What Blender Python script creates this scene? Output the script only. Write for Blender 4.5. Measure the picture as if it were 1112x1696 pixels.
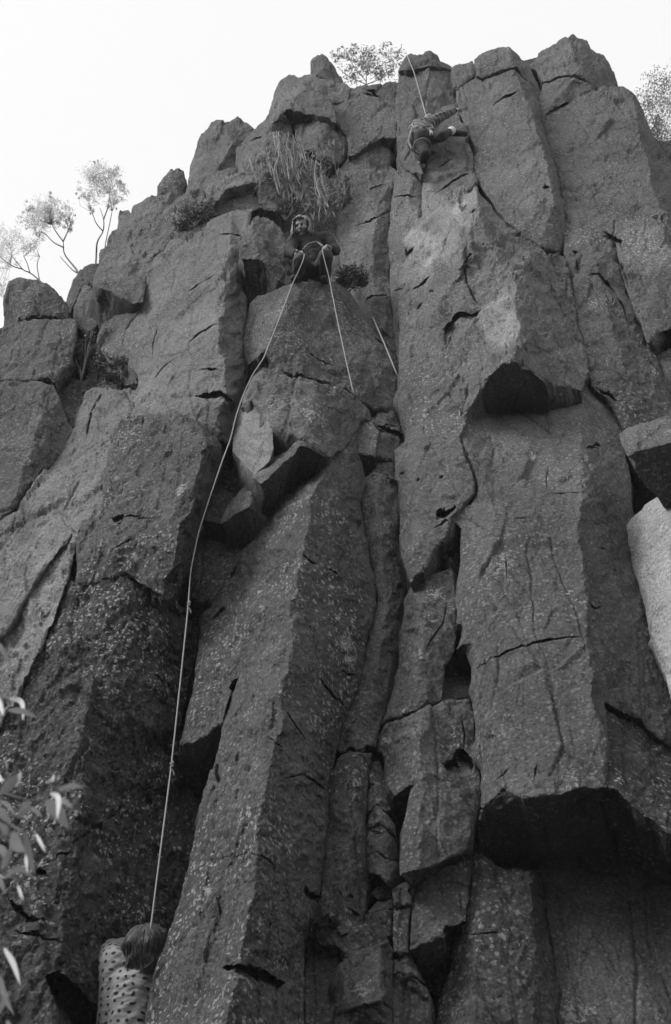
import bpy, bmesh, math, random
import numpy as np
from mathutils import Vector, Matrix
from mathutils.geometry import delaunay_2d_cdt

random.seed(7); RNG = np.random.default_rng(7)
scene = bpy.context.scene
for o in list(bpy.data.objects): bpy.data.objects.remove(o)
COL = scene.collection

# ------------------------------------------------------------------ camera
CAM = np.array([0.0, 0.0, 1.6]); PITCH = math.radians(36); FPX = 2355.0
cd = bpy.data.cameras.new('camera'); cam = bpy.data.objects.new('camera', cd); COL.objects.link(cam)
cam.location = CAM; cam.rotation_euler = (math.radians(90) + PITCH, 0, 0)
cd.sensor_fit = 'VERTICAL'; cd.sensor_height = 36; cd.lens = 50; cd.clip_end = 2000; cd.clip_start = 0.05
cd.dof.use_dof = True; cd.dof.focus_distance = 12.5; cd.dof.aperture_fstop = 5.6
scene.camera = cam
# ------------------------------------------------------------------ sky and sun (bright overcast, light from the left)
SUN_EL, SUN_AZ = 44, -108          # azimuth from +Y (into the cliff), negative = left
w = bpy.data.worlds.new('World'); scene.world = w; w.use_nodes = True
nt = w.node_tree; nt.nodes.clear()
sky = nt.nodes.new('ShaderNodeTexSky'); sky.sky_type = 'NISHITA'; sky.sun_disc = False
sky.sun_elevation = math.radians(SUN_EL); sky.sun_rotation = math.radians(SUN_AZ)
sky.dust_density = 6.0; sky.air_density = 1.2; sky.ozone_density = 0.5
bw = nt.nodes.new('ShaderNodeRGBToBW'); bg = nt.nodes.new('ShaderNodeBackground'); wo = nt.nodes.new('ShaderNodeOutputWorld')
bg.inputs['Strength'].default_value = 0.15
ovc = nt.nodes.new('ShaderNodeMix'); ovc.data_type = 'FLOAT'          # thin even cloud over the hazy sky
ovc.inputs[0].default_value = .82; ovc.inputs[3].default_value = 4.1
nt.links.new(sky.outputs[0], bw.inputs[0]); nt.links.new(bw.outputs[0], ovc.inputs[2]); nt.links.new(ovc.outputs[0], bg.inputs[0]); nt.links.new(bg.outputs[0], wo.inputs[0])
sl = bpy.data.lights.new('sun', 'SUN'); sl.energy = 1.5; sl.angle = math.radians(24)
sun = bpy.data.objects.new('sun', sl); COL.objects.link(sun)
_el, _az = math.radians(SUN_EL), math.radians(SUN_AZ)
sdir = Vector((math.sin(_az) * math.cos(_el), math.cos(_az) * math.cos(_el), math.sin(_el)))
sun.rotation_euler = (-sdir).to_track_quat('-Z', 'Y').to_euler()
vs = scene.view_settings; vs.view_transform = 'Standard'; vs.look = 'None'; vs.gamma = 1; vs.exposure = 0.83
vs.use_curve_mapping = False
scene.cycles.max_bounces = 6; scene.cycles.diffuse_bounces = 1

# ------------------------------------------------------------------ photo measurement -> place
PHI = math.atan(0.35); NRM = np.array([0.0, -math.cos(PHI), math.sin(PHI)]); P0 = np.array([0.0, 8.0, 2.3])
def rays(xy):
    xy = np.asarray(xy, float); X = (xy[..., 0] - 556) / FPX; Y = (848 - xy[..., 1]) / FPX
    return np.stack([X, math.cos(PITCH) - Y * math.sin(PITCH), math.sin(PITCH) + Y * math.cos(PITCH)], -1)
def at(x, y, d=0.0):
    """point on the line of sight x,y that stands d metres proud of the cliff's mean plane"""
    r = rays([x, y]); return CAM + r * ((d + P0 @ NRM) / (r @ NRM))
def at_arr(xy, d):
    r = rays(xy); return CAM + r * ((d + P0 @ NRM) / (r @ NRM))[:, None]
def aty(x, y, Y):
    r = rays([x, y]); return CAM + r * (Y / r[1])

# ------------------------------------------------------------------ numpy noise
def _h(ix, iy, iz, s):
    n = (ix.astype(np.int64) * 374761393 + iy.astype(np.int64) * 668265263 + iz.astype(np.int64) * 2147483647 + s * 1274126177) & 0xffffffff
    n = ((n ^ (n >> 13)) * 1274126177) & 0xffffffff
    n = ((n ^ (n >> 16)) * 2246822519) & 0xffffffff
    return ((n ^ (n >> 15)) & 0xffffff) / float(0xffffff)
def vnoise(p, s=0):
    i = np.floor(p).astype(np.int64); f = p - i; f = f * f * (3 - 2 * f); r = 0
    for a in (0, 1):
        for b in (0, 1):
            for c in (0, 1):
                wgt = (f[:, 0] if a else 1 - f[:, 0]) * (f[:, 1] if b else 1 - f[:, 1]) * (f[:, 2] if c else 1 - f[:, 2])
                r = r + wgt * _h(i[:, 0] + a, i[:, 1] + b, i[:, 2] + c, s)
    return r * 2 - 1
def fbm(p, o=3, s=0):
    r = 0; a = 1; t = 0
    for k in range(o): r = r + a * vnoise(p * 2 ** k + 17.3 * k, s + k); t += a; a *= .5
    return r / t
def facets(p, s=0):
    """Worley cells, each a tilted little plane; returns height -0.5..0.5 and border distance"""
    i = np.floor(p).astype(np.int64)
    f1 = np.full(len(p), 9.0); f2 = f1.copy(); hh = np.zeros(len(p))
    for a in (-1, 0, 1):
        for b in (-1, 0, 1):
            for c in (-1, 0, 1):
                X, Y, Z = i[:, 0] + a, i[:, 1] + b, i[:, 2] + c
                q = np.stack([X + _h(X, Y, Z, s), Y + _h(X, Y, Z, s + 1), Z + _h(X, Y, Z, s + 2)], 1)
                v = p - q; dd = np.sqrt((v * v).sum(1))
                hv = .4 * (_h(X, Y, Z, s + 3) - .5) + (v[:, 0] * (_h(X, Y, Z, s + 4) - .5) + v[:, 2] * (_h(X, Y, Z, s + 5) - .5)) * 1.6
                m = dd < f1
                f2 = np.where(m, f1, np.minimum(f2, dd)); hh = np.where(m, hv, hh); f1 = np.where(m, dd, f1)
    return hh, f2 - f1

# ------------------------------------------------------------------ polygon helpers (2-D)
def resample(poly, s, closed=True):
    out = []; n = len(poly)
    for k in range(n if closed else n - 1):
        a = np.array(poly[k], float); b = np.array(poly[(k + 1) % n], float)
        m = max(1, int(round(np.hypot(*(b - a)[:2]) / s)))
        for j in range(m): out.append(a + (b - a) * j / m)
    if not closed: out.append(np.array(poly[-1], float))
    return np.array(out)
def inside(pts, poly):
    x, y = pts[:, 0], pts[:, 1]; r = np.zeros(len(pts), bool); n = len(poly)
    for k in range(n):
        x0, y0 = poly[k][:2]; x1, y1 = poly[(k + 1) % n][:2]
        if y0 == y1: continue
        c = ((y0 > y) != (y1 > y)) & (x < (x1 - x0) * (y - y0) / (y1 - y0) + x0); r ^= c
    return r
def segdist(pts, poly, closed=True):
    r = np.full(len(pts), 1e9); n = len(poly)
    for k in range(n if closed else n - 1):
        a = np.array(poly[k][:2], float); b = np.array(poly[(k + 1) % n][:2], float); v = b - a
        t = np.clip(((pts - a) @ v) / max(v @ v, 1e-9), 0, 1)
        r = np.minimum(r, np.hypot(*(pts - a - t[:, None] * v).T))
    return r

# ------------------------------------------------------------------ materials (all neutral grey: the photograph is black and white)
def mat(name, base, rough=.85):
    m = bpy.data.materials.new(name); m.use_nodes = True
    b = m.node_tree.nodes['Principled BSDF']
    b.inputs['Base Color'].default_value = (base, base, base, 1); b.inputs['Roughness'].default_value = rough
    b.inputs['Specular IOR Level'].default_value = .25
    return m
def rock_material():
    m = bpy.data.materials.new('dolerite'); m.use_nodes = True; t = m.node_tree; N = t.nodes; L = t.links
    b = N['Principled BSDF']; b.inputs['Roughness'].default_value = .9; b.inputs['Specular IOR Level'].default_value = .12
    g = N.new('ShaderNodeNewGeometry')
    def mth(op, a, c=None, d=None, clamp=False):
        n = N.new('ShaderNodeMath'); n.operation = op; n.use_clamp = clamp
        for k, v in enumerate((a, c, d)):
            if v is None: continue
            if isinstance(v, (int, float)): n.inputs[k].default_value = v
            else: L.new(v, n.inputs[k])
        return n.outputs[0]
    def noise(scale, detail=4, rough=.6):
        n = N.new('ShaderNodeTexNoise'); n.inputs['Scale'].default_value = scale
        n.inputs['Detail'].default_value = detail; n.inputs['Roughness'].default_value = rough
        L.new(g.outputs['Position'], n.inputs['Vector']); return n
    def ramp(v, lo, hi, a, c):
        n = N.new('ShaderNodeMapRange'); n.clamp = True
        n.inputs['From Min'].default_value = lo; n.inputs['From Max'].default_value = hi
        n.inputs['To Min'].default_value = a; n.inputs['To Max'].default_value = c; L.new(v, n.inputs['Value']); return n.outputs[0]
    def attr(nm):
        n = N.new('ShaderNodeAttribute'); n.attribute_name = nm; return n.outputs['Fac']
    tone, patch, hand, moss = attr('tone'), attr('patch'), attr('lich'), attr('moss')     # tone: weathering, moss and some painted-in light per point; patch: where lichen grows
    grain = noise(48, 4, .78); warp = noise(30, 3, .7)
    base = mth('MULTIPLY', mth('MULTIPLY', ramp(grain.outputs['Fac'], .30, .70, .48, 1.52), .150), tone)
    base = mth('MULTIPLY', base, mth('SUBTRACT', 1.0, mth('MULTIPLY', ramp(warp.outputs['Fac'], .46, .60, 0, .62), moss)))
    def colonies(scale, hi, amp):
        v = N.new('ShaderNodeTexVoronoi'); v.inputs['Scale'].default_value = scale; v.inputs['Randomness'].default_value = 1
        ad = N.new('ShaderNodeVectorMath'); ad.operation = 'MULTIPLY_ADD'; L.new(warp.outputs['Color'], ad.inputs[0])
        ad.inputs[1].default_value = (amp,) * 3; L.new(g.outputs['Position'], ad.inputs[2]); L.new(ad.outputs[0], v.inputs['Vector'])
        sep = N.new('ShaderNodeSeparateColor'); L.new(v.outputs['Color'], sep.inputs[0])
        radius = mth('MULTIPLY', mth('MULTIPLY', sep.outputs[0], sep.outputs[0]), hi)
        return ramp(mth('SUBTRACT', radius, v.outputs['Distance']), 0, .10, 0, 1)
    l1 = mth('MULTIPLY', colonies(17, .44, .06), mth('MULTIPLY', patch, .72))
    l2 = mth('MULTIPLY', colonies(36, .66, .03), mth('ADD', mth('MULTIPLY', patch, .46), .30))
    hn = ramp(mth('ADD', mth('MULTIPLY', hand, .8), mth('MULTIPLY', mth('SUBTRACT', mth('ADD', warp.outputs['Fac'], mth('MULTIPLY', grain.outputs['Fac'], .6)), .8), 3.2)), .52, .66, 0, .8)
    hn = mth('MULTIPLY', hn, mth('GREATER_THAN', hand, .03))
    lv = mth('MAXIMUM', mth('MAXIMUM', l1, l2), hn)
    # hairline fractures, mostly upright, filled with dark dirt
    cv = N.new('ShaderNodeTexVoronoi'); cv.feature = 'DISTANCE_TO_EDGE'; cv.inputs['Scale'].default_value = 1.0
    cw = N.new('ShaderNodeVectorMath'); cw.operation = 'MULTIPLY_ADD'; L.new(warp.outputs['Color'], cw.inputs[0]); cw.inputs[1].default_value = (.09,) * 3; L.new(g.outputs['Position'], cw.inputs[2])
    cm = N.new('ShaderNodeVectorMath'); cm.operation = 'MULTIPLY'; L.new(cw.outputs[0], cm.inputs[0]); cm.inputs[1].default_value = (3.6, 1.6, .6); L.new(cm.outputs[0], cv.inputs['Vector'])
    hair = mth('MULTIPLY', ramp(cv.outputs['Distance'], .004, .022, .45, 0), mth('SUBTRACT', 1.0, patch, clamp=True))
    base = mth('MULTIPLY', base, mth('SUBTRACT', 1.0, hair))
    mixn = N.new('ShaderNodeMix'); mixn.data_type = 'FLOAT'
    L.new(lv, mixn.inputs[0]); L.new(base, mixn.inputs[2]); L.new(mth('ADD', ramp(grain.outputs['Fac'], .3, .7, .26, .50), mth('MULTIPLY', hn, .12)), mixn.inputs[3])
    cmb = N.new('ShaderNodeCombineColor')
    for k in range(3): L.new(mixn.outputs[0], cmb.inputs[k])
    L.new(cmb.outputs[0], b.inputs['Base Color'])
    bn = noise(26, 6, .74)
    bp = N.new('ShaderNodeBump'); bp.inputs['Strength'].default_value = 1.0; bp.inputs['Distance'].default_value = .045
    L.new(bn.outputs['Fac'], bp.inputs['Height']); L.new(bp.outputs[0], b.inputs['Normal'])
    return m
ROCK = rock_material()

def tag(o, label, cat, group=None, kind=None):
    if label: o['label'] = label
    if cat: o['category'] = cat
    if group: o['group'] = group
    if kind: o['kind'] = kind
    return o
def link(name, me, material=None, parent=None):
    o = bpy.data.objects.new(name, me); COL.objects.link(o)
    if material is not None and me is not None: me.materials.append(material)
    if parent is not None: o.parent = parent
    return o
def mesh_np(name, V, F3=None, F4=None, smooth=True):
    me = bpy.data.meshes.new(name); fs = []
    n3 = 0 if F3 is None else len(F3); n4 = 0 if F4 is None else len(F4)
    me.vertices.add(len(V)); me.vertices.foreach_set('co', np.ascontiguousarray(V, dtype=np.float32).ravel())
    loops = np.concatenate([np.asarray(F3, np.int32).ravel() if n3 else np.zeros(0, np.int32), np.asarray(F4, np.int32).ravel() if n4 else np.zeros(0, np.int32)])
    me.loops.add(len(loops)); me.loops.foreach_set('vertex_index', loops)
    me.polygons.add(n3 + n4)
    st = np.concatenate([np.arange(n3) * 3, n3 * 3 + np.arange(n4) * 4]).astype(np.int32)
    me.polygons.foreach_set('loop_start', st)
    me.polygons.foreach_set('use_smooth', np.full(n3 + n4, smooth) if isinstance(smooth, bool) else np.concatenate([np.full(n3, smooth[0]), np.full(n4, smooth[1])]))
    me.update(calc_edges=True); me.validate()
    return me

# ------------------------------------------------------------------ the cliff: every block measured from the photograph (x, y, metres proud)
# cracks: polyline, half width in px, depth in m;  pits: polygon, depth
CRACKS = [
 ([(947,168),(925,179),(901,197)],3,.10), ([(818,175),(835,166),(857,156)],2.2,.06), ([(755,262),(738,272),(722,285)],1.5,.03),
 ([(780,285),(755,298),(722,322)],2.5,.06), ([(590,373),(620,362),(650,350)],2.2,.06), ([(604,318),(640,305)],1.5,.03),
 ([(603,149),(615,153),(637,167)],3,.10), ([(505,250),(522,256)],2,.05), ([(430,228),(445,222),(410,240)],2.5,.05),
 ([(310,485),(330,470),(360,455)],1.5,.03), ([(310,571),(330,553),(362,537)],2.6,.06), ([(325,615),(345,613),(372,612)],2.2,.05),
 ([(253,600),(254,573),(262,540)],1.5,.03), ([(255,630),(268,612),(288,594)],1.6,.03), ([(362,390),(380,389),(404,394)],2,.04),
 ([(162,658),(152,690),(143,728)],3,.08), ([(170,648),(160,668)],2.5,.05),
 ([(205,950),(240,972),(272,990)],3,.12), ([(185,912),(205,902),(225,892)],1.8,.05), ([(190,858),(215,855),(260,862)],1.8,.04),
 ([(500,918),(515,932),(528,938)],2.2,.07), ([(540,944),(560,950)],2.4,.07), ([(440,835),(455,824),(470,812)],2,.05),
 ([(500,800),(515,790),(537,783)],2.8,.09), ([(352,1028),(366,1012),(380,1004)],3.0,.10), ([(395,1119),(385,1150),(370,1195)],3.0,.12),
 ([(376,967),(388,950),(396,930)],2.4,.07), ([(530,1125),(550,1150),(574,1176)],2.8,.10), ([(560,1108),(575,1117),(592,1119)],2.2,.06),
 ([(470,1290),(505,1282),(540,1306)],2.0,.05), ([(505,1282),(525,1292),(545,1309)],2.2,.06), ([(350,1425),(385,1418),(410,1412),(440,1425),(470,1450)],1.6,.03),
 ([(787,1106),(820,1090),(860,1075),(910,1060),(970,1051)],2.2,.06), ([(761,723),(773,758),(783,779),(789,804),(788,822),(776,836)],2.2,.08),
 ([(910,770),(905,790),(908,812)],1.6,.03), ([(910,818),(940,816),(975,816)],1.2,.02),
 ([(741,1000),(735,1030),(712,1063),(705,1080)],2.0,.05), ([(764,1190),(770,1215),(768,1250)],1.5,.05),
 ([(978,454),(990,453),(1005,468),(1020,487)],2.8,.12), ([(1020,487),(1032,510),(1038,530)],2,.06), ([(955,430),(957,450)],2.2,.07),
 ([(1000,384),(1012,393),(1028,400),(1032,412)],2.8,.10), ([(1024,425),(1030,440),(1042,470)],2.6,.08),
 ([(769,440),(773,470),(787,498),(800,515)],1.8,.04), ([(990,646),(1005,655),(1020,665)],2.6,.10), ([(960,602),(968,600)],1.5,.04),
 ([(672,412),(675,424),(686,410)],3.2,.10), ([(684,480),(700,470),(712,458)],2.8,.09), ([(710,483),(722,478)],3,.07), ([(690,515),(700,500)],2.5,.06),
 ([(778,353),(788,347)],2,.06), ([(645,330),(672,328),(698,325)],2.0,.06), ([(652,482),(668,478)],2,.04), ([(600,502),(620,490),(645,490)],2.2,.05),
 ([(150,1545),(140,1565),(170,1560)],1.5,.04), ([(60,1440),(110,1415),(150,1370),(176,1345),(232,1301),(270,1312)],2.2,.07),
 ([(20,1545),(60,1555),(110,1560)],2.5,.07), ([(240,1390),(225,1420),(205,1440)],1.8,.04), ([(255,1120),(275,1140),(295,1165)],2.5,.06),
 ([(575,1310),(600,1306)],1.2,.03), ([(760,1470),(765,1520)],1.5,.02), ([(836,1543),(800,1545),(770,1547)],1.2,.03),
 ([(820,1290),(845,1270)],1.4,.03), ([(885,1290),(890,1265)],1.8,.05), ([(840,960),(838,920)],1.2,.02), ([(470,1170),(490,1205),(505,1225)],1.8,.04),
 ([(440,1215),(470,1240)],1.5,.04), ([(620,560),(640,575),(655,590)],2.2,.06), ([(505,580),(530,600),(560,610)],1.4,.03),
 ([(850,860),(880,862)],1.2,.02), ([(664,700),(668,715)],3,.10), ([(690,800),(696,792)],2.6,.05), ([(728,792),(735,788)],3.2,.06),
 ([(664,790),(670,784)],3.4,.07), ([(540,1560),(548,1600)],1.5,.03), ([(985,740),(975,742),(988,744)],2.5,.07), ([(990,908),(1004,910)],2.2,.05), ([(975,1000),(985,1010),(1000,1003)],2.2,.06),
]
PITS = [
 ([(316,659),(365,641),(388,663),(350,664)],.16), ([(735,574),(736,545),(750,520),(797,517),(782,540),(762,562),(758,570)],.12),
 ([(720,856),(727,846),(735,852),(755,839),(756,844),(742,862),(722,868)],.22), ([(719,880),(740,865),(742,869),(722,881)],.2),
 ([(735,842),(730,858),(738,862)],.1), ([(660,692),(671,702),(671,712),(664,706)],.2), ([(622,703),(667,716),(666,723),(640,716)],.22),
 ([(637,700),(660,703),(660,706),(640,705)],.12), ([(977,742),(985,737),(996,744)],.14), ([(1003,649),(1020,662),(1018,666),(1006,656)],.12),
 ([(948,414),(955,412),(958,421),(951,424)],.12), ([(75,1620),(95,1610),(125,1632),(160,1660),(170,1720),(150,1820),(110,1720)],.55),
 ([(15,1495),(35,1503),(50,1520),(75,1530),(55,1535),(35,1527)],.25), ([(47,1545),(80,1550),(62,1556)],.15), ([(62,1440),(75,1442),(82,1452),(62,1454)],.15),
 ([(370,1605),(385,1598),(403,1598),(443,1610),(474,1629),(460,1640),(420,1626),(385,1618)],.26),
 ([(503,1478),(505,1468),(530,1478),(528,1492),(512,1487)],.25), ([(732,1268),(750,1252),(756,1236),(768,1240),(785,1262),(786,1280),(745,1281)],.22),
 ([(735,1272),(752,1255),(762,1272)],.18), ([(569,1249),(580,1241),(588,1242),(588,1249)],.15), ([(606,1241),(624,1242),(622,1251),(608,1249)],.2),
 ([(622,1248),(632,1247),(637,1256),(634,1263),(624,1262)],.2), ([(734,1547),(736,1537),(771,1522),(752,1545),(738,1552)],.2),
 ([(574,1478),(585,1478),(586,1482),(576,1483)],.08), ([(577,1500),(590,1505),(596,1515),(584,1512)],.1),
 ([(380,1138),(388,1124),(395,1119),(390,1140),(386,1150)],.2), ([(640,1465),(626,1455),(611,1450),(618,1475),(632,1474)],.15),
 ([(897,310),(905,306),(913,311),(902,313)],.12), ([(778,422),(768,432),(774,434),(782,425)],.1), ([(900,450),(910,470),(925,492),(912,480)],.08),
 ([(186,856),(205,850),(204,866),(190,866)],.16),
 ([(195,868),(205,862),(200,872)],.1), ([(1086,560),(1100,548),(1112,545),(1112,570),(1092,588)],.3), ([(810,1383),(850,1380),(862,1430),(820,1410)],.0),
]
# painted-on pale lichen colonies / fresh scars: centre, radius px, strength
LICHEN = [(573,1068,17,1),(578,1092,11,.9),(561,1026,8,.8),(722,985,13,.8),(700,1083,10,.7),(641,1225,9,.9),(668,1175,6,.8),(345,1478,9,.8),(945,1678,24,1),(975,1670,14,.8),
 (590,1300,11,.9),(586,1325,10,.8),(300,816,10,.9),(512,690,9,.9),(523,733,7,.9),(552,649,9,.9),(540,600,10,.5),(470,515,16,.5),(885,752,4,1.2),(425,1265,8,.7),(435,1010,8,.5),(188,1142,8,.7),(148,1215,7,.6),
 (270,1090,8,.6),(272,1050,9,.6),(530,690,20,.45),(940,980,10,.5),(830,940,24,.5),(700,1220,9,.6),(640,1255,6,.7),(700,440,30,.4),(690,400,22,.5),(760,330,25,.4),(1060,400,40,.45),(1085,420,35,.4),
 (985,500,14,.5),(660,1545,9,.9),(660,1515,7,.7),(600,1640,18,.6),(590,1685,10,.6),(880,750,5,1),(905,790,5,.8),(255,665,10,.5),(620,735,10,.5),(612,700,8,.5),(640,800,12,.4),(640,860,20,.35),(1098,672,8,.6),(1000,712,8,.6),
 (475,1160,8,.6),(500,1000,12,.5),(490,1060,10,.5),(465,1600,14,.7),(440,1585,8,.5),(790,1290,12,.5),(950,1290,18,.45),(1000,1470,30,.25),(750,1210,7,.6),(930,1640,14,.3)]

# paler scoured rock, and light painted into left-facing facets such as the prow: centre, radii, factor
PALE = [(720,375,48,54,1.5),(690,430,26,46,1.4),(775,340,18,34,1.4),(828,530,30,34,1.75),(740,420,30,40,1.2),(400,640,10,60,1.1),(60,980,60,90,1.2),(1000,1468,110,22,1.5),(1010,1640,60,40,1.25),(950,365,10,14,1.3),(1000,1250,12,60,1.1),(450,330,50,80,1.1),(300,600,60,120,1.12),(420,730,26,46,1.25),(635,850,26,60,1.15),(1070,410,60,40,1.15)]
BLOCKS = []
def B(name, outline, ridges=(), tone=1.0, moss=.25, T=1.2, rough=1.0, s=3.0, bev=1.0, lean=0.0):
    BLOCKS.append(dict(name=name, o=outline, r=ridges, tone=tone, moss=moss, T=T, rough=rough, s=s, bev=bev, lean=lean))
def flat(pts, d): return [(x, y, d) for x, y in pts]
def lin(pts, x0, d0, x1, d1):
    """depth varies linearly across x"""
    return [(x, y, d0 + (d1 - d0) * (x - x0) / (x1 - x0)) for x, y in pts]

# ---- summit columns, right
B('rock_column', lin([(658,150),(661,116),(676,109),(711,109),(703,165),(706,197),(701,240),(692,262),(700,290),(672,280),(663,260),(660,232),(659,205),(654,200),(657,180)],655,-.05,710,.12), tone=1.0)
B('rock_column', lin([(712,110),(748,112),(753,144),(756,167),(757,250),(706,250),(708,197),(704,168)],704,.10,757,-.08), tone=1.0)
B('rock_block', [(660,117,.05),(673,91,.05),(680,88,.05),(691,93,.1),(710,84,.1),(723,90,.05),(725,100,.05),(747,107,0),(748,113,0),(710,110,.15),(675,114,.15)], tone=.8, T=.8)
B('rock_block', [(729,182,.0),(755,170,.06),(761,192,.06),(763,203,.06),(770,207,.08),(775,222,.10),(770,233,.1),(776,238,.1),(783,260,.08),(783,284,.08),(792,302,.05),(767,325,.1),(729,350,.1),(700,370,.1),(701,297,-.05),(707,284,-.05),(707,265,-.02),(712,243,0),(705,215,-.05),(706,200,-.05)], tone=1.0)
B('rock_column', [(755,150,.1),(772,140,.1),(790,132,.14),(793,135,.14),(813,130,.18),(853,116,.22),(869,134,.12),(886,155,.08),(894,176,.05),(896,200,.05),(906,233,.05),(908,250,.05),(918,271,.03),(924,298,.02),(930,325,0),(937,350,0),(938,400,0),(925,418,.0),(896,408,.1),(864,390,.1),(834,356,.1),(813,329,.06),(791,301,.02),(783,283,.02),(784,260,.04),(793,250,.06),(776,220,.05),(761,185,.05),(757,165,.08)],
  ridges=[[(853,116,.22),(878,190,.28),(900,260,.30),(915,330,.28),(925,418,.0)]], tone=1.05)
B('rock_block', [(787,96,.15),(802,88,.15),(829,79,.18),(844,80,.22),(861,98,.1),(875,114,.05),(885,130,0),(895,152,0),(894,168,0),(872,132,.12),(856,110,.24),(834,112,.22),(796,128,.18),(791,126,.18),(786,104,.15)], ridges=[[(844,80,.22),(856,110,.24)]], tone=.95)
B('rock_block', flat([(749,112),(759,107),(783,100),(785,105),(788,126),(772,136),(756,146),(752,144)],.08), tone=1.0)
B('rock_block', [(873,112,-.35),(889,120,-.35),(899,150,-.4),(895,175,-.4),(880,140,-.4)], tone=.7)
B('rock_block', [(875,112,.0),(892,96,.05),(893,87,.05),(914,76,.1),(925,69,.14),(944,63,.2),(958,65,.15),(971,69,.1),(974,76,.1),(987,88,.05),(1001,98,0),(1010,109,-.05),(1017,126,-.1),(1016,142,-.1),(1001,143,-.05),(990,151,0),(974,138,.1),(955,125,.25),(931,123,.22),(904,131,.15),(898,134,.1),(890,117,.02)],
  ridges=[[(944,63,.2),(950,95,.26),(955,125,.25)]], tone=.95, rough=1.3)
B('rock_column', [(901,139,.1),(931,130,.2),(952,131,.24),(971,139,.18),(987,151,.14),(998,145,.1),(1017,142,.1),(1033,144,.1),(1047,153,.1),(1057,168,-.05),(1071,200,-.12),(1082,227,-.15),(1098,254,-.18),(1112,276,-.2),(1170,400,-.2),(1270,600,-.1),(1260,640,.0),(1130,640,.0),(1112,545,.1),(1090,552,.12),(1075,565,.15),(1040,480,.1),(1020,400,.1),(980,380,.1),(945,368,.05),(932,351,.02),(931,316,.02),(920,276,.02),(906,243,.02),(901,211,.02),(896,190,.03),(894,162,.05)],
  ridges=[[(1047,153,.12),(1062,230,.18),(1085,310,.2),(1112,420,.2),(1150,540,.2)]], tone=.92, moss=.35)
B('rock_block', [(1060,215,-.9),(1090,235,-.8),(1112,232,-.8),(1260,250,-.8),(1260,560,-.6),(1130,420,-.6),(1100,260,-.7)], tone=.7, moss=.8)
B('rock_block', [(1083,592,-.1),(1112,576,.0),(1260,555,.2),(1280,760,.3),(1120,735,.1),(1100,650,-.05)], tone=.95, moss=.4)
# ---- wall behind the belay ledge and the left towers
B('rock_column', [(418,219,-.2),(445,193,-.15),(453,172,-.15),(456,153,-.15),(464,134,-.1),(483,122,-.1),(493,129,-.05),(505,124,-.05),(515,123,-.05),(531,129,-.05),(545,133,-.05),(569,135,-.1),(580,147,-.1),(574,164,-.05),(553,166,0),(542,164,0),(520,153,.1),(505,149,.15),(478,180,.12),(467,190,.1),(482,208,-.1),(480,230,-.1),(450,232,-.05),(440,233,-.05),(415,240,-.1),(400,240,-.2)],
  ridges=[[(493,129,-.05),(470,165,.08),(450,200,.05),(440,233,-.05)]], tone=1.05)
B('rock_block', flat([(478,180),(505,149),(520,153),(547,166),(552,180),(556,202),(540,194),(520,188),(500,187),(494,187)],.12), tone=.95)
B('rock_block', [(487,208,-.1),(494,190,-.05),(520,189,0),(540,194,0),(556,203,-.05),(557,216,-.05),(572,222,-.1),(576,240,-.12),(573,255,-.14),(565,268,-.14),(555,269,-.1),(530,264,-.1),(520,257,-.1),(500,250,-.12),(490,232,-.12)], ridges=[[(520,189,0),(530,225,.08),(530,264,-.1)]], tone=.95)
B('rock_block', flat([(550,168),(574,166),(604,158),(639,170),(655,185),(656,226),(634,229),(604,244),(578,256),(580,242),(574,222),(559,213),(556,188)],-.05), tone=.9)
B('rock_block', flat([(580,148),(604,143),(630,142),(657,150),(655,182),(637,167),(612,155),(604,157),(576,164)],-.12), tone=.85)
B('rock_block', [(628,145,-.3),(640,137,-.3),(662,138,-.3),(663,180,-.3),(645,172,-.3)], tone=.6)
B('rock_column', [(569,268,-.15),(578,260,-.15),(604,249,-.15),(634,234,-.18),(655,231,-.25),(656,250,-.3),(653,262,-.3),(644,275,-.25),(655,282,-.22),(652,300,-.2),(648,340,-.22),(642,400,-.22),(648,460,-.22),(655,560,-.2),(660,640,-.2),(640,600,-.25),(610,560,-.3),(585,500,-.35),(572,470,-.4),(558,400,-.45),(556,330,-.4),(550,290,-.3)], ridges=[[(604,249,-.12),(615,350,-.1),(620,450,-.12),(640,540,-.15)]], tone=1.1, moss=.3)
B('rock_column', [(656,282,-.1),(675,280,-.05),(698,291,-.05),(702,299,-.08),(703,345,-.08),(705,380,.0),(700,420,.0),(690,460,.0),(690,520,.0),(684,580,.05),(670,640,.05),(661,600,-.1),(656,570,-.1),(652,520,-.1),(648,460,-.1),(645,400,-.1),(650,340,-.12)], ridges=[[(680,281,.0),(678,340,.02),(668,420,.05),(670,520,.05),(668,600,.05)]], tone=1.05)
B('rock_column', [(393,247,.0),(412,238,.02),(440,225,.05),(450,221,.05),(480,224,.0),(492,237,-.1),(500,252,-.15),(480,320,-.15),(455,350,-.1),(430,342,-.05),(424,300,.0),(395,290,-.1)], ridges=[[(440,225,.05),(435,280,.1),(430,342,-.05)]], tone=1.05)
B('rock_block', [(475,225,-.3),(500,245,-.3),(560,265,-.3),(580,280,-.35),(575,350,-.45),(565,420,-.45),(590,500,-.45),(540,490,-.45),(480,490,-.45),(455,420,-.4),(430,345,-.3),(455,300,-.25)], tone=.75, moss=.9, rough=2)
B('rock_block', [(400,426,.42),(402,406,.45),(412,372,.40),(420,357,.36),(443,358,.36),(462,376,.32),(478,402,.28),(483,440,.28),(482,462,.3),(470,471,.32),(462,462,.36),(440,438,.42),(425,427,.46)], ridges=[[(420,357,.36),(418,395,.5),(425,427,.46)]], tone=.85, T=1.0, rough=1.8, bev=.3)
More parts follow.
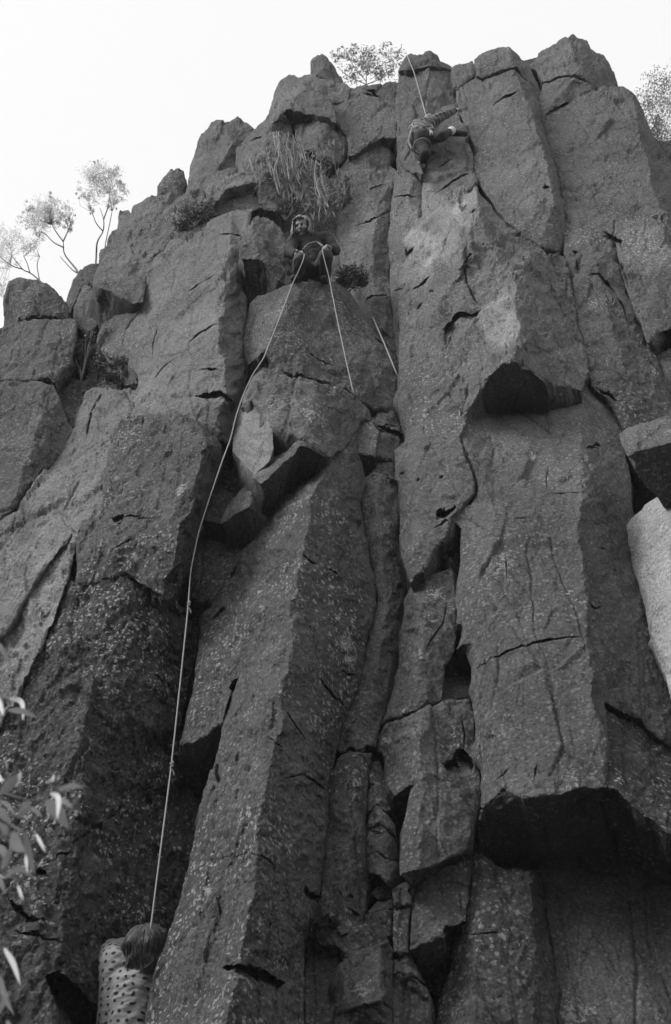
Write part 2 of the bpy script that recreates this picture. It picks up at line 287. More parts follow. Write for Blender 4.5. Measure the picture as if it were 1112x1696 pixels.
# ---- left skyline stack
B('rock_column', [(317,282,-.5),(318,268,-.5),(324,253,-.45),(335,223,-.42),(351,204,-.4),(370,200,-.35),(381,201,-.35),(394,193,-.35),(422,218,-.45),(412,245,-.4),(395,262,-.4),(394,305,-.35),(360,310,-.3),(338,314,-.3),(325,325,-.3),(310,338,-.35),(294,350,-.4),(288,332,-.5),(308,316,-.5),(313,296,-.5)],
  ridges=[[(381,201,-.35),(385,240,-.28),(350,300,-.25)]], tone=.95)
B('rock_block', [(331,303,-.2),(337,293,-.18),(354,285,-.15),(395,278,-.15),(394,292,-.1),(362,297,-.1),(345,306,-.12),(340,316,-.12)], tone=1.0, T=.8)
B('rock_block', [(341,318,.05),(345,308,.06),(360,298,.06),(400,285,.06),(422,284,.0),(424,300,.06),(400,304,.12),(372,314,.14),(362,330,.12),(350,326,.1)], tone=1.15, T=.9)
B('rock_block', flat([(340,332),(360,328),(424,310),(434,338),(420,350),(385,352),(352,360),(332,352)],-.08), tone=1.05)
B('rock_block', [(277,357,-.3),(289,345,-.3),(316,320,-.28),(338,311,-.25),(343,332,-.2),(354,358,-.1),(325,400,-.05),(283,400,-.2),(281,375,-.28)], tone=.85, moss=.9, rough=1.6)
B('rock_column', [(165,436,-.6),(167,417,-.62),(178,407,-.62),(181,393,-.65),(196,374,-.65),(197,357,-.68),(203,346,-.68),(212,346,-.68),(219,353,-.65),(222,338,-.65),(243,327,-.62),(266,322,-.6),(289,320,-.55),(299,328,-.5),(290,342,-.42),(278,357,-.38),(282,375,-.34),(281,396,-.3),(273,418,-.28),(254,430,-.28),(244,452,-.28),(240,478,-.25),(215,474,-.3),(185,458,-.4)],
  ridges=[[(222,338,-.65),(225,390,-.42),(215,430,-.35),(215,474,-.3)]], tone=1.05, moss=.5, rough=1.6)  # tone lifted here too, flare painted into the rock colour
B('rock_block', [(154,475,-.2),(160,455,-.25),(165,437,-.35),(200,440,-.25),(240,464,-.15),(239,485,-.1),(236,500,-.08),(224,502,-.06),(189,486,-.05),(167,475,-.08)], tone=.92)
B('rock_block', flat([(121,534),(139,472),(152,473),(160,492),(168,530),(150,555)],-.62), tone=1.15)
B('rock_block', flat([(118,478),(122,462),(134,448),(150,439),(168,437),(162,455),(156,476),(139,474),(128,500)],-.75), tone=.75)
B('rock_block', lin([(160,587),(163,556),(175,535),(222,502),(238,498),(230,515),(214,536),(204,570),(214,590),(190,592)],160,-.42,238,-.15), tone=1.1)
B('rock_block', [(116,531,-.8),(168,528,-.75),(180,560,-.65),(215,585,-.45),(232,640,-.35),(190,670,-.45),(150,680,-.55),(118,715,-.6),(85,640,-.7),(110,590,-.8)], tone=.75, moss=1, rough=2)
B('rock_block', [(183,602,-.42),(214,588,-.32),(231,622,-.22),(228,634,-.22),(208,634,-.3),(193,618,-.38)], tone=1.0, moss=.4)
B('rock_column', [(-170,560,-.45),(0,542,-.45),(25,532,-.42),(60,529,-.4),(125,531,-.42),(128,545,-.42),(118,600,-.4),(90,634,-.38),(60,628,-.38),(0,631,-.4),(-170,640,-.4)], ridges=[[(60,529,-.4),(80,580,-.3),(60,628,-.38)]], tone=.95, moss=.4)
B('rock_column', [(-170,640,-.4),(0,634,-.4),(60,632,-.38),(88,640,-.35),(100,665,-.38),(112,700,-.45),(120,713,-.45),(105,742,-.42),(60,792,-.4),(30,840,-.38),(0,864,-.35),(-170,985,-.3)], ridges=[[(60,632,-.38),(70,700,-.26),(50,770,-.3),(0,864,-.35)]], tone=.9, moss=.4)
B('rock_column', [(144,650,-.4),(165,640,-.35),(225,645,-.2),(221,668,-.15),(215,694,-.12),(198,722,-.1),(180,770,-.05),(170,852,.02),(135,866,-.02),(104,900,-.05),(64,950,-.08),(24,1025,-.1),(4,1055,-.1),(-170,1300,-.2),(-170,990,-.4),(0,868,-.36),(30,844,-.36),(62,797,-.38),(100,750,-.42),(122,716,-.45),(132,682,-.42)], tone=1.4, moss=.3, rough=1.4)
B('rock_column', [(132,866,-.02),(127,900,.0),(114,960,.0),(88,1030,.02),(52,1100,.02),(22,1170,0),(2,1205,0),(-170,1430,-.1),(-170,1280,-.4),(0,1057,-.28),(22,1024,-.25),(62,950,-.2),(102,900,-.12)], tone=1.6, moss=.6, rough=2.2)
# ---- big slab and blocks left of the rope
B('rock_column', [(245,472,-.2),(244,452,-.22),(256,430,-.22),(275,416,-.2),(285,397,-.18),(320,397,-.05),(352,362,.0),(385,351,.05),(418,348,.05),(412,371,.05),(402,407,.08),(400,440,.08),(402,480,.05),(408,496,.05),(409,528,.02),(406,560,.0),(412,600,-.05),(408,625,-.05),(400,660,-.02),(392,705,.0),(380,735,.0),(362,724,.1),(327,704,.14),(302,690,.14),(260,691,.1),(216,694,-.05),(219,667,-.1),(230,640,-.12),(230,622,-.14),(214,600,-.18),(206,571,-.2),(209,552,-.2),(217,534,-.22),(231,515,-.22),(240,498,-.22)],
  ridges=[[(385,351,.05),(380,420,.22),(375,500,.30),(366,545,.34),(366,580,.36),(373,605,.36),(370,640,.36),(366,690,.22),(362,724,.1)], [(285,397,-.18),(300,500,.05),(290,600,.1),(270,691,.1)]], tone=1.3, moss=.12)  # tone lifted, painting the pale veil of flare into the slab
B('rock_column', [(195,724,.1),(202,704,.12),(227,694,.18),(254,688,.25),(294,686,.34),(305,691,.36),(330,704,.28),(362,726,.1),(368,742,.08),(356,790,.05),(341,840,.05),(326,880,.0),(312,920,.0),(302,950,-.02),(292,988,-.02),(272,992,.2),(245,974,.2),(210,951,.18),(190,962,.12),(128,964,.05),(128,900,.04),(136,864,.04),(168,852,.05),(178,770,.05)],
  ridges=[[(305,691,.36),(338,745,.48),(318,830,.5),(290,910,.45),(272,992,.2)], [(202,704,.12),(190,800,.18),(150,900,.15),(128,964,.05)]], tone=.85, moss=.7, rough=1.5)
B('rock_column', [(116,966,-.05),(190,960,.1),(210,952,.14),(240,975,.1),(272,995,.02),(292,993,-.1),(306,1003,-.25),(320,1012,-.4),(328,1030,-.5),(324,1080,-.5),(312,1140,-.45),(302,1180,-.45),(293,1230,-.45),(290,1260,-.5),(310,1300,-.6),(330,1330,-.6),(330,1400,-.6),(322,1450,-.65),(310,1520,-.65),(290,1600,-.65),(280,1680,-.65),(270,2100,-.6),(-170,2100,-.1),(-170,1440,-.1),(0,1208,-.08),(30,1160,-.05),(60,1098,-.05),(92,1032,-.05)],
  ridges=[[(210,952,.14),(190,1080,.16),(150,1250,.15),(120,1400,.12),(90,1600,.1),(60,2100,.1)], [(272,995,.02),(262,1120,-.1),(240,1260,-.18),(215,1400,-.25),(200,1560,-.3),(190,2100,-.3)], [(100,1040,.02),(60,1200,.02),(0,1330,.0)]], tone=.66, moss=1, rough=2.4, T=1.0)
# ---- central buttress
B('rock_block', [(415,503,.1),(427,491,.12),(467,474,.3),(486,468,.40),(508,470,.38),(513,459,.3),(538,466,.26),(551,471,.24),(578,482,.15),(589,500,.1),(610,538,.02),(627,560,-.02),(650,578,-.08),(660,605,-.1),(663,628,-.1),(662,668,-.05),(651,677,.0),(624,680,.08),(600,668,.15),(589,657,.2),(573,642,.25),(551,638,.3),(527,632,.34),(489,620,.42),(463,608,.46),(443,588,.48),(440,579,.46),(412,602,.12),(405,570,.08)],
  ridges=[[(486,468,.40),(462,530,.46),(442,584,.49)]], tone=.88, moss=.6, T=1.6)
B('rock_block', [(434,608,.52),(463,610,.54),(489,622,.52),(527,634,.46),(551,641,.40),(573,645,.34),(589,660,.26),(612,678,.18),(612,694,.16),(595,700,.2),(590,712,.22),(575,738,.34),(545,755,.52),(516,743,.64),(500,728,.68),(450,704,.66),(438,682,.58),(417,662,.48),(400,674,.24),(404,652,.24),(420,617,.38)], tone=.98, moss=.6, T=1.3, rough=1.3)
B('rock_block', [(399,673,.16),(417,661,.44),(438,682,.56),(450,704,.64),(452,739,.62),(447,760,.56),(421,784,.40),(386,745,.08),(392,704,.10)], tone=1.35, moss=.05, T=1.1, rough=.35, bev=.2)
B('rock_block', [(450,703,.42),(502,727,.52),(478,748,.46),(447,768,.40),(448,740,.40)], tone=.9, moss=.3, T=.9, bev=.3)
B('rock_block', [(446,761,.50),(470,746,.56),(500,728,.66),(517,743,.64),(545,756,.52),(543,757,.52),(516,745,.64),(497,741,.66),(451,779,.56),(432,799,.46),(420,784,.40)], tone=.95, moss=.2, T=1.3, bev=.2)
B('rock_block', [(419,794,.12),(434,802,.14),(452,824,.06),(446,840,.05),(439,864,.05),(413,838,.25),(367,867,.0),(375,844,.0),(385,824,.02)], ridges=[[(419,794,.12),(413,817,.22),(413,838,.25)]], tone=1.7, moss=.0, T=1.0, rough=.3, bev=.2)  # raised tone puts the light on its left facet into the colour
B('rock_block', [(345,808,-.2),(357,806,-.2),(376,808,-.2),(388,822,-.15),(376,850,-.08),(368,866,-.05),(345,862,-.08),(333,852,-.15)], tone=.85, moss=.7, T=.8)
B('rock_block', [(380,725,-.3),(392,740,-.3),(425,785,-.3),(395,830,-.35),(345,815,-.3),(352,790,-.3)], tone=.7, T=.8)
B('rock_block', [(328,880,-.28),(345,895,-.26),(390,905,-.2),(405,905,-.2),(398,932,-.15),(384,950,-.15),(368,975,-.2),(352,998,-.22),(325,993,-.3),(313,986,-.34),(315,940,-.32)], tone=.95, moss=.5, T=.7)
B('rock_column', [(439,868,.02),(446,845,.05),(456,826,.1),(500,795,.25),(545,758,.40),(575,741,.30),(591,715,.2),(594,748,.15),(602,790,.12),(606,800,.1),(597,830,.12),(600,870,.12),(612,920,.1),(621,960,.1),(623,1000,.1),(613,1040,.1),(601,1083,.12),(596,1120,.12),(588,1145,.12),(573,1178,.12),(564,1205,.12),(557,1245,.12),(545,1284,.12),(542,1319,.12),(541,1365,.12),(536,1403,.12),(529,1467,.12),(522,1500,.12),(513,1540,.12),(503,1560,.12),(500,2100,.12),(150,2100,-.2),(225,1760,-.12),(240,1690,-.1),(262,1600,-.05),(300,1490,.0),(323,1400,.02),(331,1345,.03),(345,1300,.05),(356,1265,.08),(366,1230,.1),(370,1197,.1),(345,1213,.05),(318,1233,.0),(297,1232,-.08),(305,1200,-.1),(320,1140,-.12),(328,1090,-.15),(333,1050,-.16),(331,1018,-.18),(352,1003,-.12),(371,975,-.1),(385,945,-.1),(402,912,-.06),(425,890,.0)],
  ridges=[[(545,758,.40),(522,815,.55),(505,870,.60),(487,1000,.64),(475,1100,.66),(462,1200,.68),(446,1300,.70),(428,1405,.74),(418,1500,.72),(400,1600,.7),(375,1700,.7),(340,2100,.7)], [(575,741,.3),(565,900,.42),(550,1050,.42),(520,1200,.4),(500,1400,.38),(480,1600,.36),(470,2100,.3)]], tone=.84, moss=.45, rough=1.2)
# ---- chock blocks in the corner
KB = dict(T=.7, moss=.2)
B('rock_block', [(588,712,.12),(595,697,.14),(606,694,.16),(613,699,.15),(626,716,.18),(623,731,.2),(621,755,.2),(595,752,.18),(591,744,.15)], tone=1.1, **KB)
B('rock_block', [(613,692,.02),(627,681,.02),(646,676,.0),(658,677,-.05),(661,693,-.05),(667,708,0),(668,721,.0),(649,716,.08),(630,709,.1),(622,702,.1)], tone=1.1, **KB)
B('rock_block', [(625,730,.1),(631,713,.08),(649,720,.08),(666,725,.02),(662,736,.02),(654,746,.02),(653,760,.02),(625,756,.12)], tone=1.08, **KB)
B('rock_block', flat([(629,762),(653,764),(654,790),(630,785),(618,782)],.03), tone=.95, **KB)
B('rock_column', [(606,797,.05),(619,786,.1),(654,793,.05),(661,804,-.02),(662,880,-.05),(664,920,-.08),(672,955,-.1),(670,990,-.12),(665,1030,-.12),(660,1068,-.12),(656,1101,-.1),(650,1135,-.06),(639,1170,.02),(629,1200,.06),(621,1236,.08),(600,1247,.1),(570,1249,.1),(560,1245,.05),(566,1205,.05),(575,1180,.05),(591,1147,.05),(599,1122,.05),(604,1085,.05),(617,1042,.05),(627,1000,.05),(624,960,.05),(614,918,.03),(602,870,.03),(598,832,.03)],
  ridges=[[(632,788,.10),(628,860,.09),(636,920,.08),(645,990,.07),(636,1050,.08),(622,1110,.10),(606,1160,.13),(592,1210,.14),(588,1248,.12)]], tone=1.12, moss=.3, rough=1.3)
B('rock_column', [(567,1252,.08),(586,1251,.14),(617,1252,.1),(611,1276,.06),(607,1338,.02),(606,1419,.0),(611,1473,.0),(607,1500,.02),(600,1535,.05),(560,1550,.1),(518,1550,.1),(528,1502,.08),(533,1467,.08),(540,1403,.08),(545,1365,.08),(546,1319,.08),(549,1284,.08)], ridges=[[(592,1251,.15),(580,1350,.22),(575,1450,.22),(565,1550,.18)]], tone=.95, moss=.45)
B('rock_block', [(505,1545,.1),(520,1535,.15),(560,1532,.18),(602,1530,.1),(614,1517,.05),(622,1540,.1),(642,1558,.1),(590,1574,.15),(575,1582,.15),(560,1564,.15),(530,1560,.1)], tone=.9, moss=.7, rough=2)
B('rock_column', [(503,1548,.0),(512,1550,.02),(560,1562,.02),(563,1585,.02),(572,1660,.0),(566,1700,.0),(560,2100,.0),(497,2100,.0),(505,1650,.0)], tone=.85, moss=.5)
# ---- thin stack of column stubs
SB = dict(T=.6, moss=.3)
B('rock_block', [(608,1264,-.05),(628,1262,0),(640,1298,.02),(648,1330,.0),(633,1304,.08),(619,1300,.08),(609,1311,.0)], tone=.95, **SB)
B('rock_block', [(609,1314,.02),(618,1303,.06),(632,1306,.1),(650,1338,.03),(654,1354,.0),(637,1346,.1),(626,1338,.1),(613,1347,.05)], tone=1.0, **SB)
B('rock_block', [(612,1350,.02),(625,1341,.1),(637,1350,.12),(655,1372,.05),(658,1394,.0),(645,1380,.1),(630,1366,.14),(612,1376,.05)], tone=1.0, **SB)
B('rock_block', [(609,1381,.02),(630,1374,.12),(645,1386,.12),(658,1400,.04),(661,1430,.02),(640,1424,.12),(622,1417,.12),(607,1424,.03)], tone=.9, **SB)
B('rock_block', [(607,1427,.02),(622,1420,.12),(645,1428,.12),(661,1435,.04),(663,1455,.02),(650,1472,.1),(640,1464,.16),(625,1452,.16),(610,1452,.06)], tone=1.0, **SB)
B('rock_block', flat([(612,1490),(628,1473),(646,1470),(650,1492),(625,1497)],-.02), tone=.9, rough=2, **SB)
B('rock_block', [(610,1514,.02),(625,1499,.05),(648,1493,.05),(651,1502,.06),(648,1507,.08),(630,1509,.1),(614,1515,.06)], tone=1.0, **SB)
B('rock_block', [(606,1522,.0),(616,1517,.05),(632,1512,.1),(650,1511,.06),(651,1560,.05),(641,1556,.08),(615,1562,.1),(602,1545,.02)], tone=.95, rough=2, **SB)
B('rock_block', [(562,1600,.12),(584,1575,.15),(642,1559,.18),(648,1600,.12),(646,1669,.12),(631,1662,.24),(599,1665,.24),(569,1678,.14)], ridges=[[(632,1562,.2),(632,1600,.24),(631,1662,.24)]], tone=1.0, T=.8, moss=.4)
B('rock_column', [(566,1684,.1),(600,1670,.2),(632,1667,.2),(647,1676,.1),(650,1720,.1),(650,2100,.1),(560,2100,.1)], tone=.95, T=.8)
B('rock_block', [(650,1473,.1),(680,1459,.1),(688,1466,.1),(680,1496,.14),(653,1502,.16)], tone=1.05, **SB)
B('rock_block', [(653,1507,.1),(678,1501,.12),(675,1560,.12),(675,1574,.14),(652,1581,.14)], tone=1.15, **SB)
B('rock_block', [(652,1586,.1),(674,1578,.1),(690,1600,.06),(704,1630,.05),(690,1620,.12),(672,1611,.14),(653,1611,.12)], tone=1.0, **SB)
B('rock_column', [(650,1620,.08),(660,1614,.12),(675,1615,.15),(690,1625,.12),(708,1642,.05),(714,1660,.02),(716,1720,.0),(716,2100,.0),(650,2100,.05)], tone=.95, T=.7)
# ---- column of big blocks right of the corner
B('rock_column', [(662,640,.1),(690,600,.2),(735,640,.36),(770,680,.42),(772,700,.42),(761,723,.40),(773,758,.40),(783,779,.40),(788,804,.40),(787,820,.4),(774,836,.4),(746,862,.38),(737,904,.36),(727,913,.36),(700,948,.34),(680,964,.3),(673,944,.2),(668,925,.18),(663,893,.15),(665,839,.15),(663,801,.12),(655,796,.1),(655,744,.1),(671,728,.15),(673,704,.16),(661,677,.1)], ridges=[[(690,600,.2),(700,700,.34),(695,800,.36),(690,900,.36),(680,964,.3)]], tone=1.02, moss=.2)
B('rock_column', [(682,972,.16),(710,957,.24),(746,946,.25),(753,955,.24),(754,1030,.22),(752,1077,.2),(736,1100,.24),(731,1156,.22),(709,1163,.26),(691,1173,.26),(663,1182,.2),(634,1194,.1),(643,1169,.08),(655,1132,.06),(661,1101,.04),(664,1068,.02),(668,1031,.02),(671,991,.06)], ridges=[[(710,957,.24),(702,1030,.3),(690,1100,.3),(670,1181,.22)]], tone=1.0, moss=.25)
B('rock_block', [(738,1098,-.02),(756,1080,-.05),(768,1095,-.1),(784,1126,-.05),(780,1160,.05),(731,1160,.08)], tone=.85)
B('rock_block', [(740,905,.1),(762,880,.1),(763,940,.05),(756,985,.05),(738,948,.1)], tone=.9, rough=2)
B('rock_column', [(627,1232,.05),(640,1197,.12),(663,1188,.2),(691,1178,.26),(709,1168,.27),(731,1161,.24),(776,1161,.16),(785,1190,.15),(790,1250,.14),(797,1275,.14),(795,1333,.18),(785,1370,.2),(781,1404,.2),(761,1412,.24),(710,1438,.28),(664,1451,.3),(663,1419,.25),(668,1381,.24),(676,1343,.24),(680,1314,.22),(686,1305,.22),(670,1309,.22),(655,1322,.2),(647,1315,.15),(640,1297,.1),(638,1257,.08),(629,1246,.05)], ridges=[[(691,1178,.26),(690,1240,.32),(705,1310,.34),(700,1380,.34),(690,1443,.3)]], tone=1.0, moss=.25)
B('rock_column', [(693,1460,.12),(709,1444,.16),(736,1436,.18),(752,1431,.18),(766,1421,.16),(782,1414,.1),(777,1470,.08),(770,1521,.1),(740,1542,.18),(734,1559,.2),(715,1565,.22),(681,1571,.18),(682,1521,.12),(686,1489,.1)], tone=1.0, moss=.2)
B('rock_block', [(694,1588,-.12),(720,1568,-.12),(745,1562,-.12),(742,1575,-.1),(715,1586,-.08),(698,1594,-.08)], tone=1.1, T=.4)
# ---- the prow
B('rock_column', [(662,436,.04),(664,410,.04),(675,391,.08),(694,367,.15),(729,338,.30),(745,321,.38),(767,309,.48),(778,316,.52),(786,304,.58),(791,305,.60),(792,316,.56),(813,343,.5),(829,365,.46),(845,381,.42),(862,386,.38),(852,396,.38),(866,398,.36),(883,402,.34),(899,414,.32),(907,428,.3),(912,420,.28),(926,421,.2),(932,428,.15),(941,454,.15),(947,486,.15),(954,535,.16),(967,575,.2),(975,610,.25),(962,647,.34),(931,639,.46),(900,629,.6),(880,611,.7),(854,593,.80),(833,595,.76),(813,616,.66),(797,647,.52),(770,680,.42),(735,645,.34),(690,605,.18),(664,645,.10),(662,560,.12)],
  ridges=[[(791,305,.60),(791,354,.66),(775,400,.68),(767,435,.66),(742,467,.56),(721,516,.44),(710,540,.34),(690,605,.18)],
          [(791,354,.66),(820,410,.62),(848,467,.66),(858,510,.74),(862,540,.78),(854,593,.80)], [(775,440,.56),(797,517,.52),(800,560,.56),(813,616,.66)], [(797,517,.52),(848,467,.66)]], tone=1.12, moss=.2, rough=1.5, T=1.4)
B('rock_column', [(939,361,.0),(950,353,.05),(959,366,.1),(998,381,.05),(1025,395,0),(1032,411,0),(1030,432,0),(1041,462,0),(1055,497,0),(1066,535,0),(1082,584,.0),(1095,621,.0),(1112,679,.0),(1140,760,0),(1045,760,.0),(1035,715,.05),(1010,665,.15),(980,640,.2),(970,590,.16),(957,535,.12),(949,486,.1),(943,454,.1),(935,424,.08)], ridges=[[(959,366,.1),(985,430,.22),(1010,520,.24),(1035,610,.22),(1045,760,0)]], tone=.95, moss=.45, rough=1.3)
# ---- main face under the notch, down to the big roof
B('rock_column', [(735,610,-.1),(850,560,-.2),(980,600,.0),(1005,660,.05),(1032,720,.02),(1048,850,.0),(1075,950,-.02),(1100,1050,.0),(1140,1150,.02),(1160,1250,.05),(1106,1232,.25),(1050,1190,.36),(1000,1160,.46),(1008,1230,.6),(1004,1300,.66),(993,1300,.66),(952,1303,.66),(921,1313,.64),(869,1323,.60),(835,1302,.52),(800,1335,.30),(797,1333,.28),(800,1271,.26),(792,1251,.26),(788,1189,.26),(783,1158,.26),(785,1097,.28),(783,1068,.3),(768,1066,.3),(767,1035,.28),(758,1030,.28),(758,983,.3),(763,937,.32),(765,880,.34),(750,868,.34),(763,846,.36),(780,838,.38),(791,820,.38),(791,804,.38),(785,779,.38),(775,758,.38),(764,723,.38),(770,690,.36)],
  ridges=[[(860,650,.06),(962,700,.3),(962,860,.5),(972,1055,.56),(987,1169,.6),(1004,1300,.66)], [(770,690,.36),(820,678,.18),(920,690,.22),(962,700,.3)], [(764,723,.38),(820,850,.46),(812,1000,.44),(815,1200,.48),(835,1302,.52)]], tone=1.0, moss=.15, T=1.7, rough=.8)
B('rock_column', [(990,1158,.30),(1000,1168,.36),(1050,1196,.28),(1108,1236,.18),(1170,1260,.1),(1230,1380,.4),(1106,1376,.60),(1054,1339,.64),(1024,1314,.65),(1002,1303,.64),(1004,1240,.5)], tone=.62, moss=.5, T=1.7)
B('rock_block', [(797,1340,.26),(834,1306,.5),(870,1326,.56),(892,1350,.4),(850,1372,.12),(816,1382,.05),(800,1400,.05),(790,1370,.12)], tone=.85, T=1.2)
B('rock_block', [(770,1395,-.05),(800,1385,-.12),(818,1380,-.2),(850,1385,-.35),(872,1392,-.4),(884,1440,-.35),(845,1442,-.25),(815,1420,-.1),(785,1412,.0)], tone=.9, T=.8)
B('rock_column', [(784,1417,.02),(797,1409,.05),(815,1425,.05),(845,1440,.0),(896,1442,-.12),(903,1513,-.12),(915,1585,-.12),(921,1668,-.12),(925,2100,-.12),(720,2100,-.1),(722,1720,-.12),(728,1656,-.12),(737,1629,-.1),(749,1602,-.1),(754,1572,-.06),(772,1521,0),(779,1470,.02)], ridges=[[(797,1409,.05),(800,1500,.12),(790,1600,.1),(785,1720,.1),(780,2100,.1)], [(880,1442,-.02),(885,1600,-.02),(890,2100,-.02)]], tone=.9, moss=.5, rough=.8)
B('rock_column', [(897,1380,-.25),(960,1380,-.3),(1280,1380,-.3),(1280,2100,-.25),(927,2100,-.2),(924,1668,-.2),(918,1585,-.2),(906,1513,-.2),(899,1444,-.22)], tone=1.15, moss=.3, rough=.5)
# ---- blocks at the right edge
B('rock_block', [(1027,720,.9),(1040,707,.92),(1060,703,.95),(1082,696,.98),(1112,688,1.0),(1280,660,1.05),(1280,690,1.2),(1112,728,1.2),(1071,739,1.12),(1040,752,1.05),(1032,735,.98)], tone=.95, moss=.3, T=1.4, lean=.35)
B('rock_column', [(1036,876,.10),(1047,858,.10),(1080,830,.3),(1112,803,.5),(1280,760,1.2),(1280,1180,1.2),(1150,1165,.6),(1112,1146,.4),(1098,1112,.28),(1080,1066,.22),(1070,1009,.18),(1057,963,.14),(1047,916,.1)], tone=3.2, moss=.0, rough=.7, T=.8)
# ---- the crag carries on out of the picture on both sides
for k_, (x0_, x1_, t0_, t1_) in enumerate(((1275,1400,330,360),(1392,1540,420,400),(1530,1720,520,560))):
    B('rock_column', lin([(x0_,t0_),((x0_+x1_)/2,t0_-25),(x1_,t1_),(x1_+40,1200),(x1_+20,2100),(x0_-20,2100),(x0_+20,1200)],x0_,.1,x1_,-.1), ridges=[[((x0_+x1_)/2,t0_-25,.1),((x0_+x1_)/2+10,1200,.45),((x0_+x1_)/2,2100,.45)]], tone=.95, moss=.4, s=9.0)
for k_, (x0_, x1_, t0_, t1_) in enumerate(((-300,-160,590,575),(-460,-292,640,600),(-640,-450,700,650))):
    B('rock_column', lin([(x0_,t0_),((x0_+x1_)/2,t0_-25),(x1_,t1_),(x1_+10,1200),(x1_+20,2100),(x0_-60,2100),(x0_-30,1200)],x0_,-.3,x1_,-.3), ridges=[[((x0_+x1_)/2,t0_-25,-.3),((x0_+x1_)/2,1200,.0),((x0_+x1_)/2-10,2100,.1)]], tone=.9, moss=.5, s=9.0)

# ------------------------------------------------------------------ turning measured outlines into solid rock
def rock_noise(p, rough):
    h1, b1 = facets(p * np.array([1.9, 1.9, .75]), 11)
    h2, b2 = facets(p * np.array([6.0, 6.0, 2.4]) + 5.2, 31)
    h3, b3 = facets(p * np.array([15.0, 15.0, 8.0]) + 1.7, 37)
    k = .25 + .75 * rough
    h1 = h1 * np.clip(b1 / .07, 0, 1); h2 = h2 * np.clip(b2 / .12, 0, 1); h3 = h3 * np.clip(b3 / .2, 0, 1)
    n = .022 * fbm(p * 1.0, 3, 3) + .058 * h1 * k + .030 * h2 * k + .014 * h3 * k + .010 * fbm(p * 5.5, 3, 9) * rough + .008 * fbm(p * 19, 3, 21) * rough
    # joints: long upright seams, broken off here and there, and a few cross joints
    wv = np.stack([vnoise(p * 3, 95), vnoise(p * 3, 96), 0 * p[:, 0]], 1) * .05
    h4, b4 = facets((p + wv) * np.array([2.6, .8, .28]) + 9.1, 47)
    n -= .017 * np.exp(-(b4 / .028) ** 2) * np.clip(vnoise(p * np.array([1.1, 1.1, .7]), 77) * 3 + .3, 0, 1)
    n -= .016 * np.exp(-(b1 / .030) ** 2) * np.clip(vnoise(p * .8, 78) * 3, 0, 1)
    return n
def linedist(pts, pl):
    r = np.full(len(pts), 1e9); u = np.zeros(len(pts)); acc = 0.0
    for k in range(len(pl) - 1):
        a = np.array(pl[k][:2], float); b = np.array(pl[k + 1][:2], float); v = b - a; l = math.hypot(*v)
        t = np.clip(((pts - a) @ v) / max(v @ v, 1e-9), 0, 1); dd = np.hypot(*(pts - a - t[:, None] * v).T)
        m = dd < r; r = np.where(m, dd, r); u = np.where(m, acc + t * l, u); acc += l
    return r, u, acc
CLIFF = None
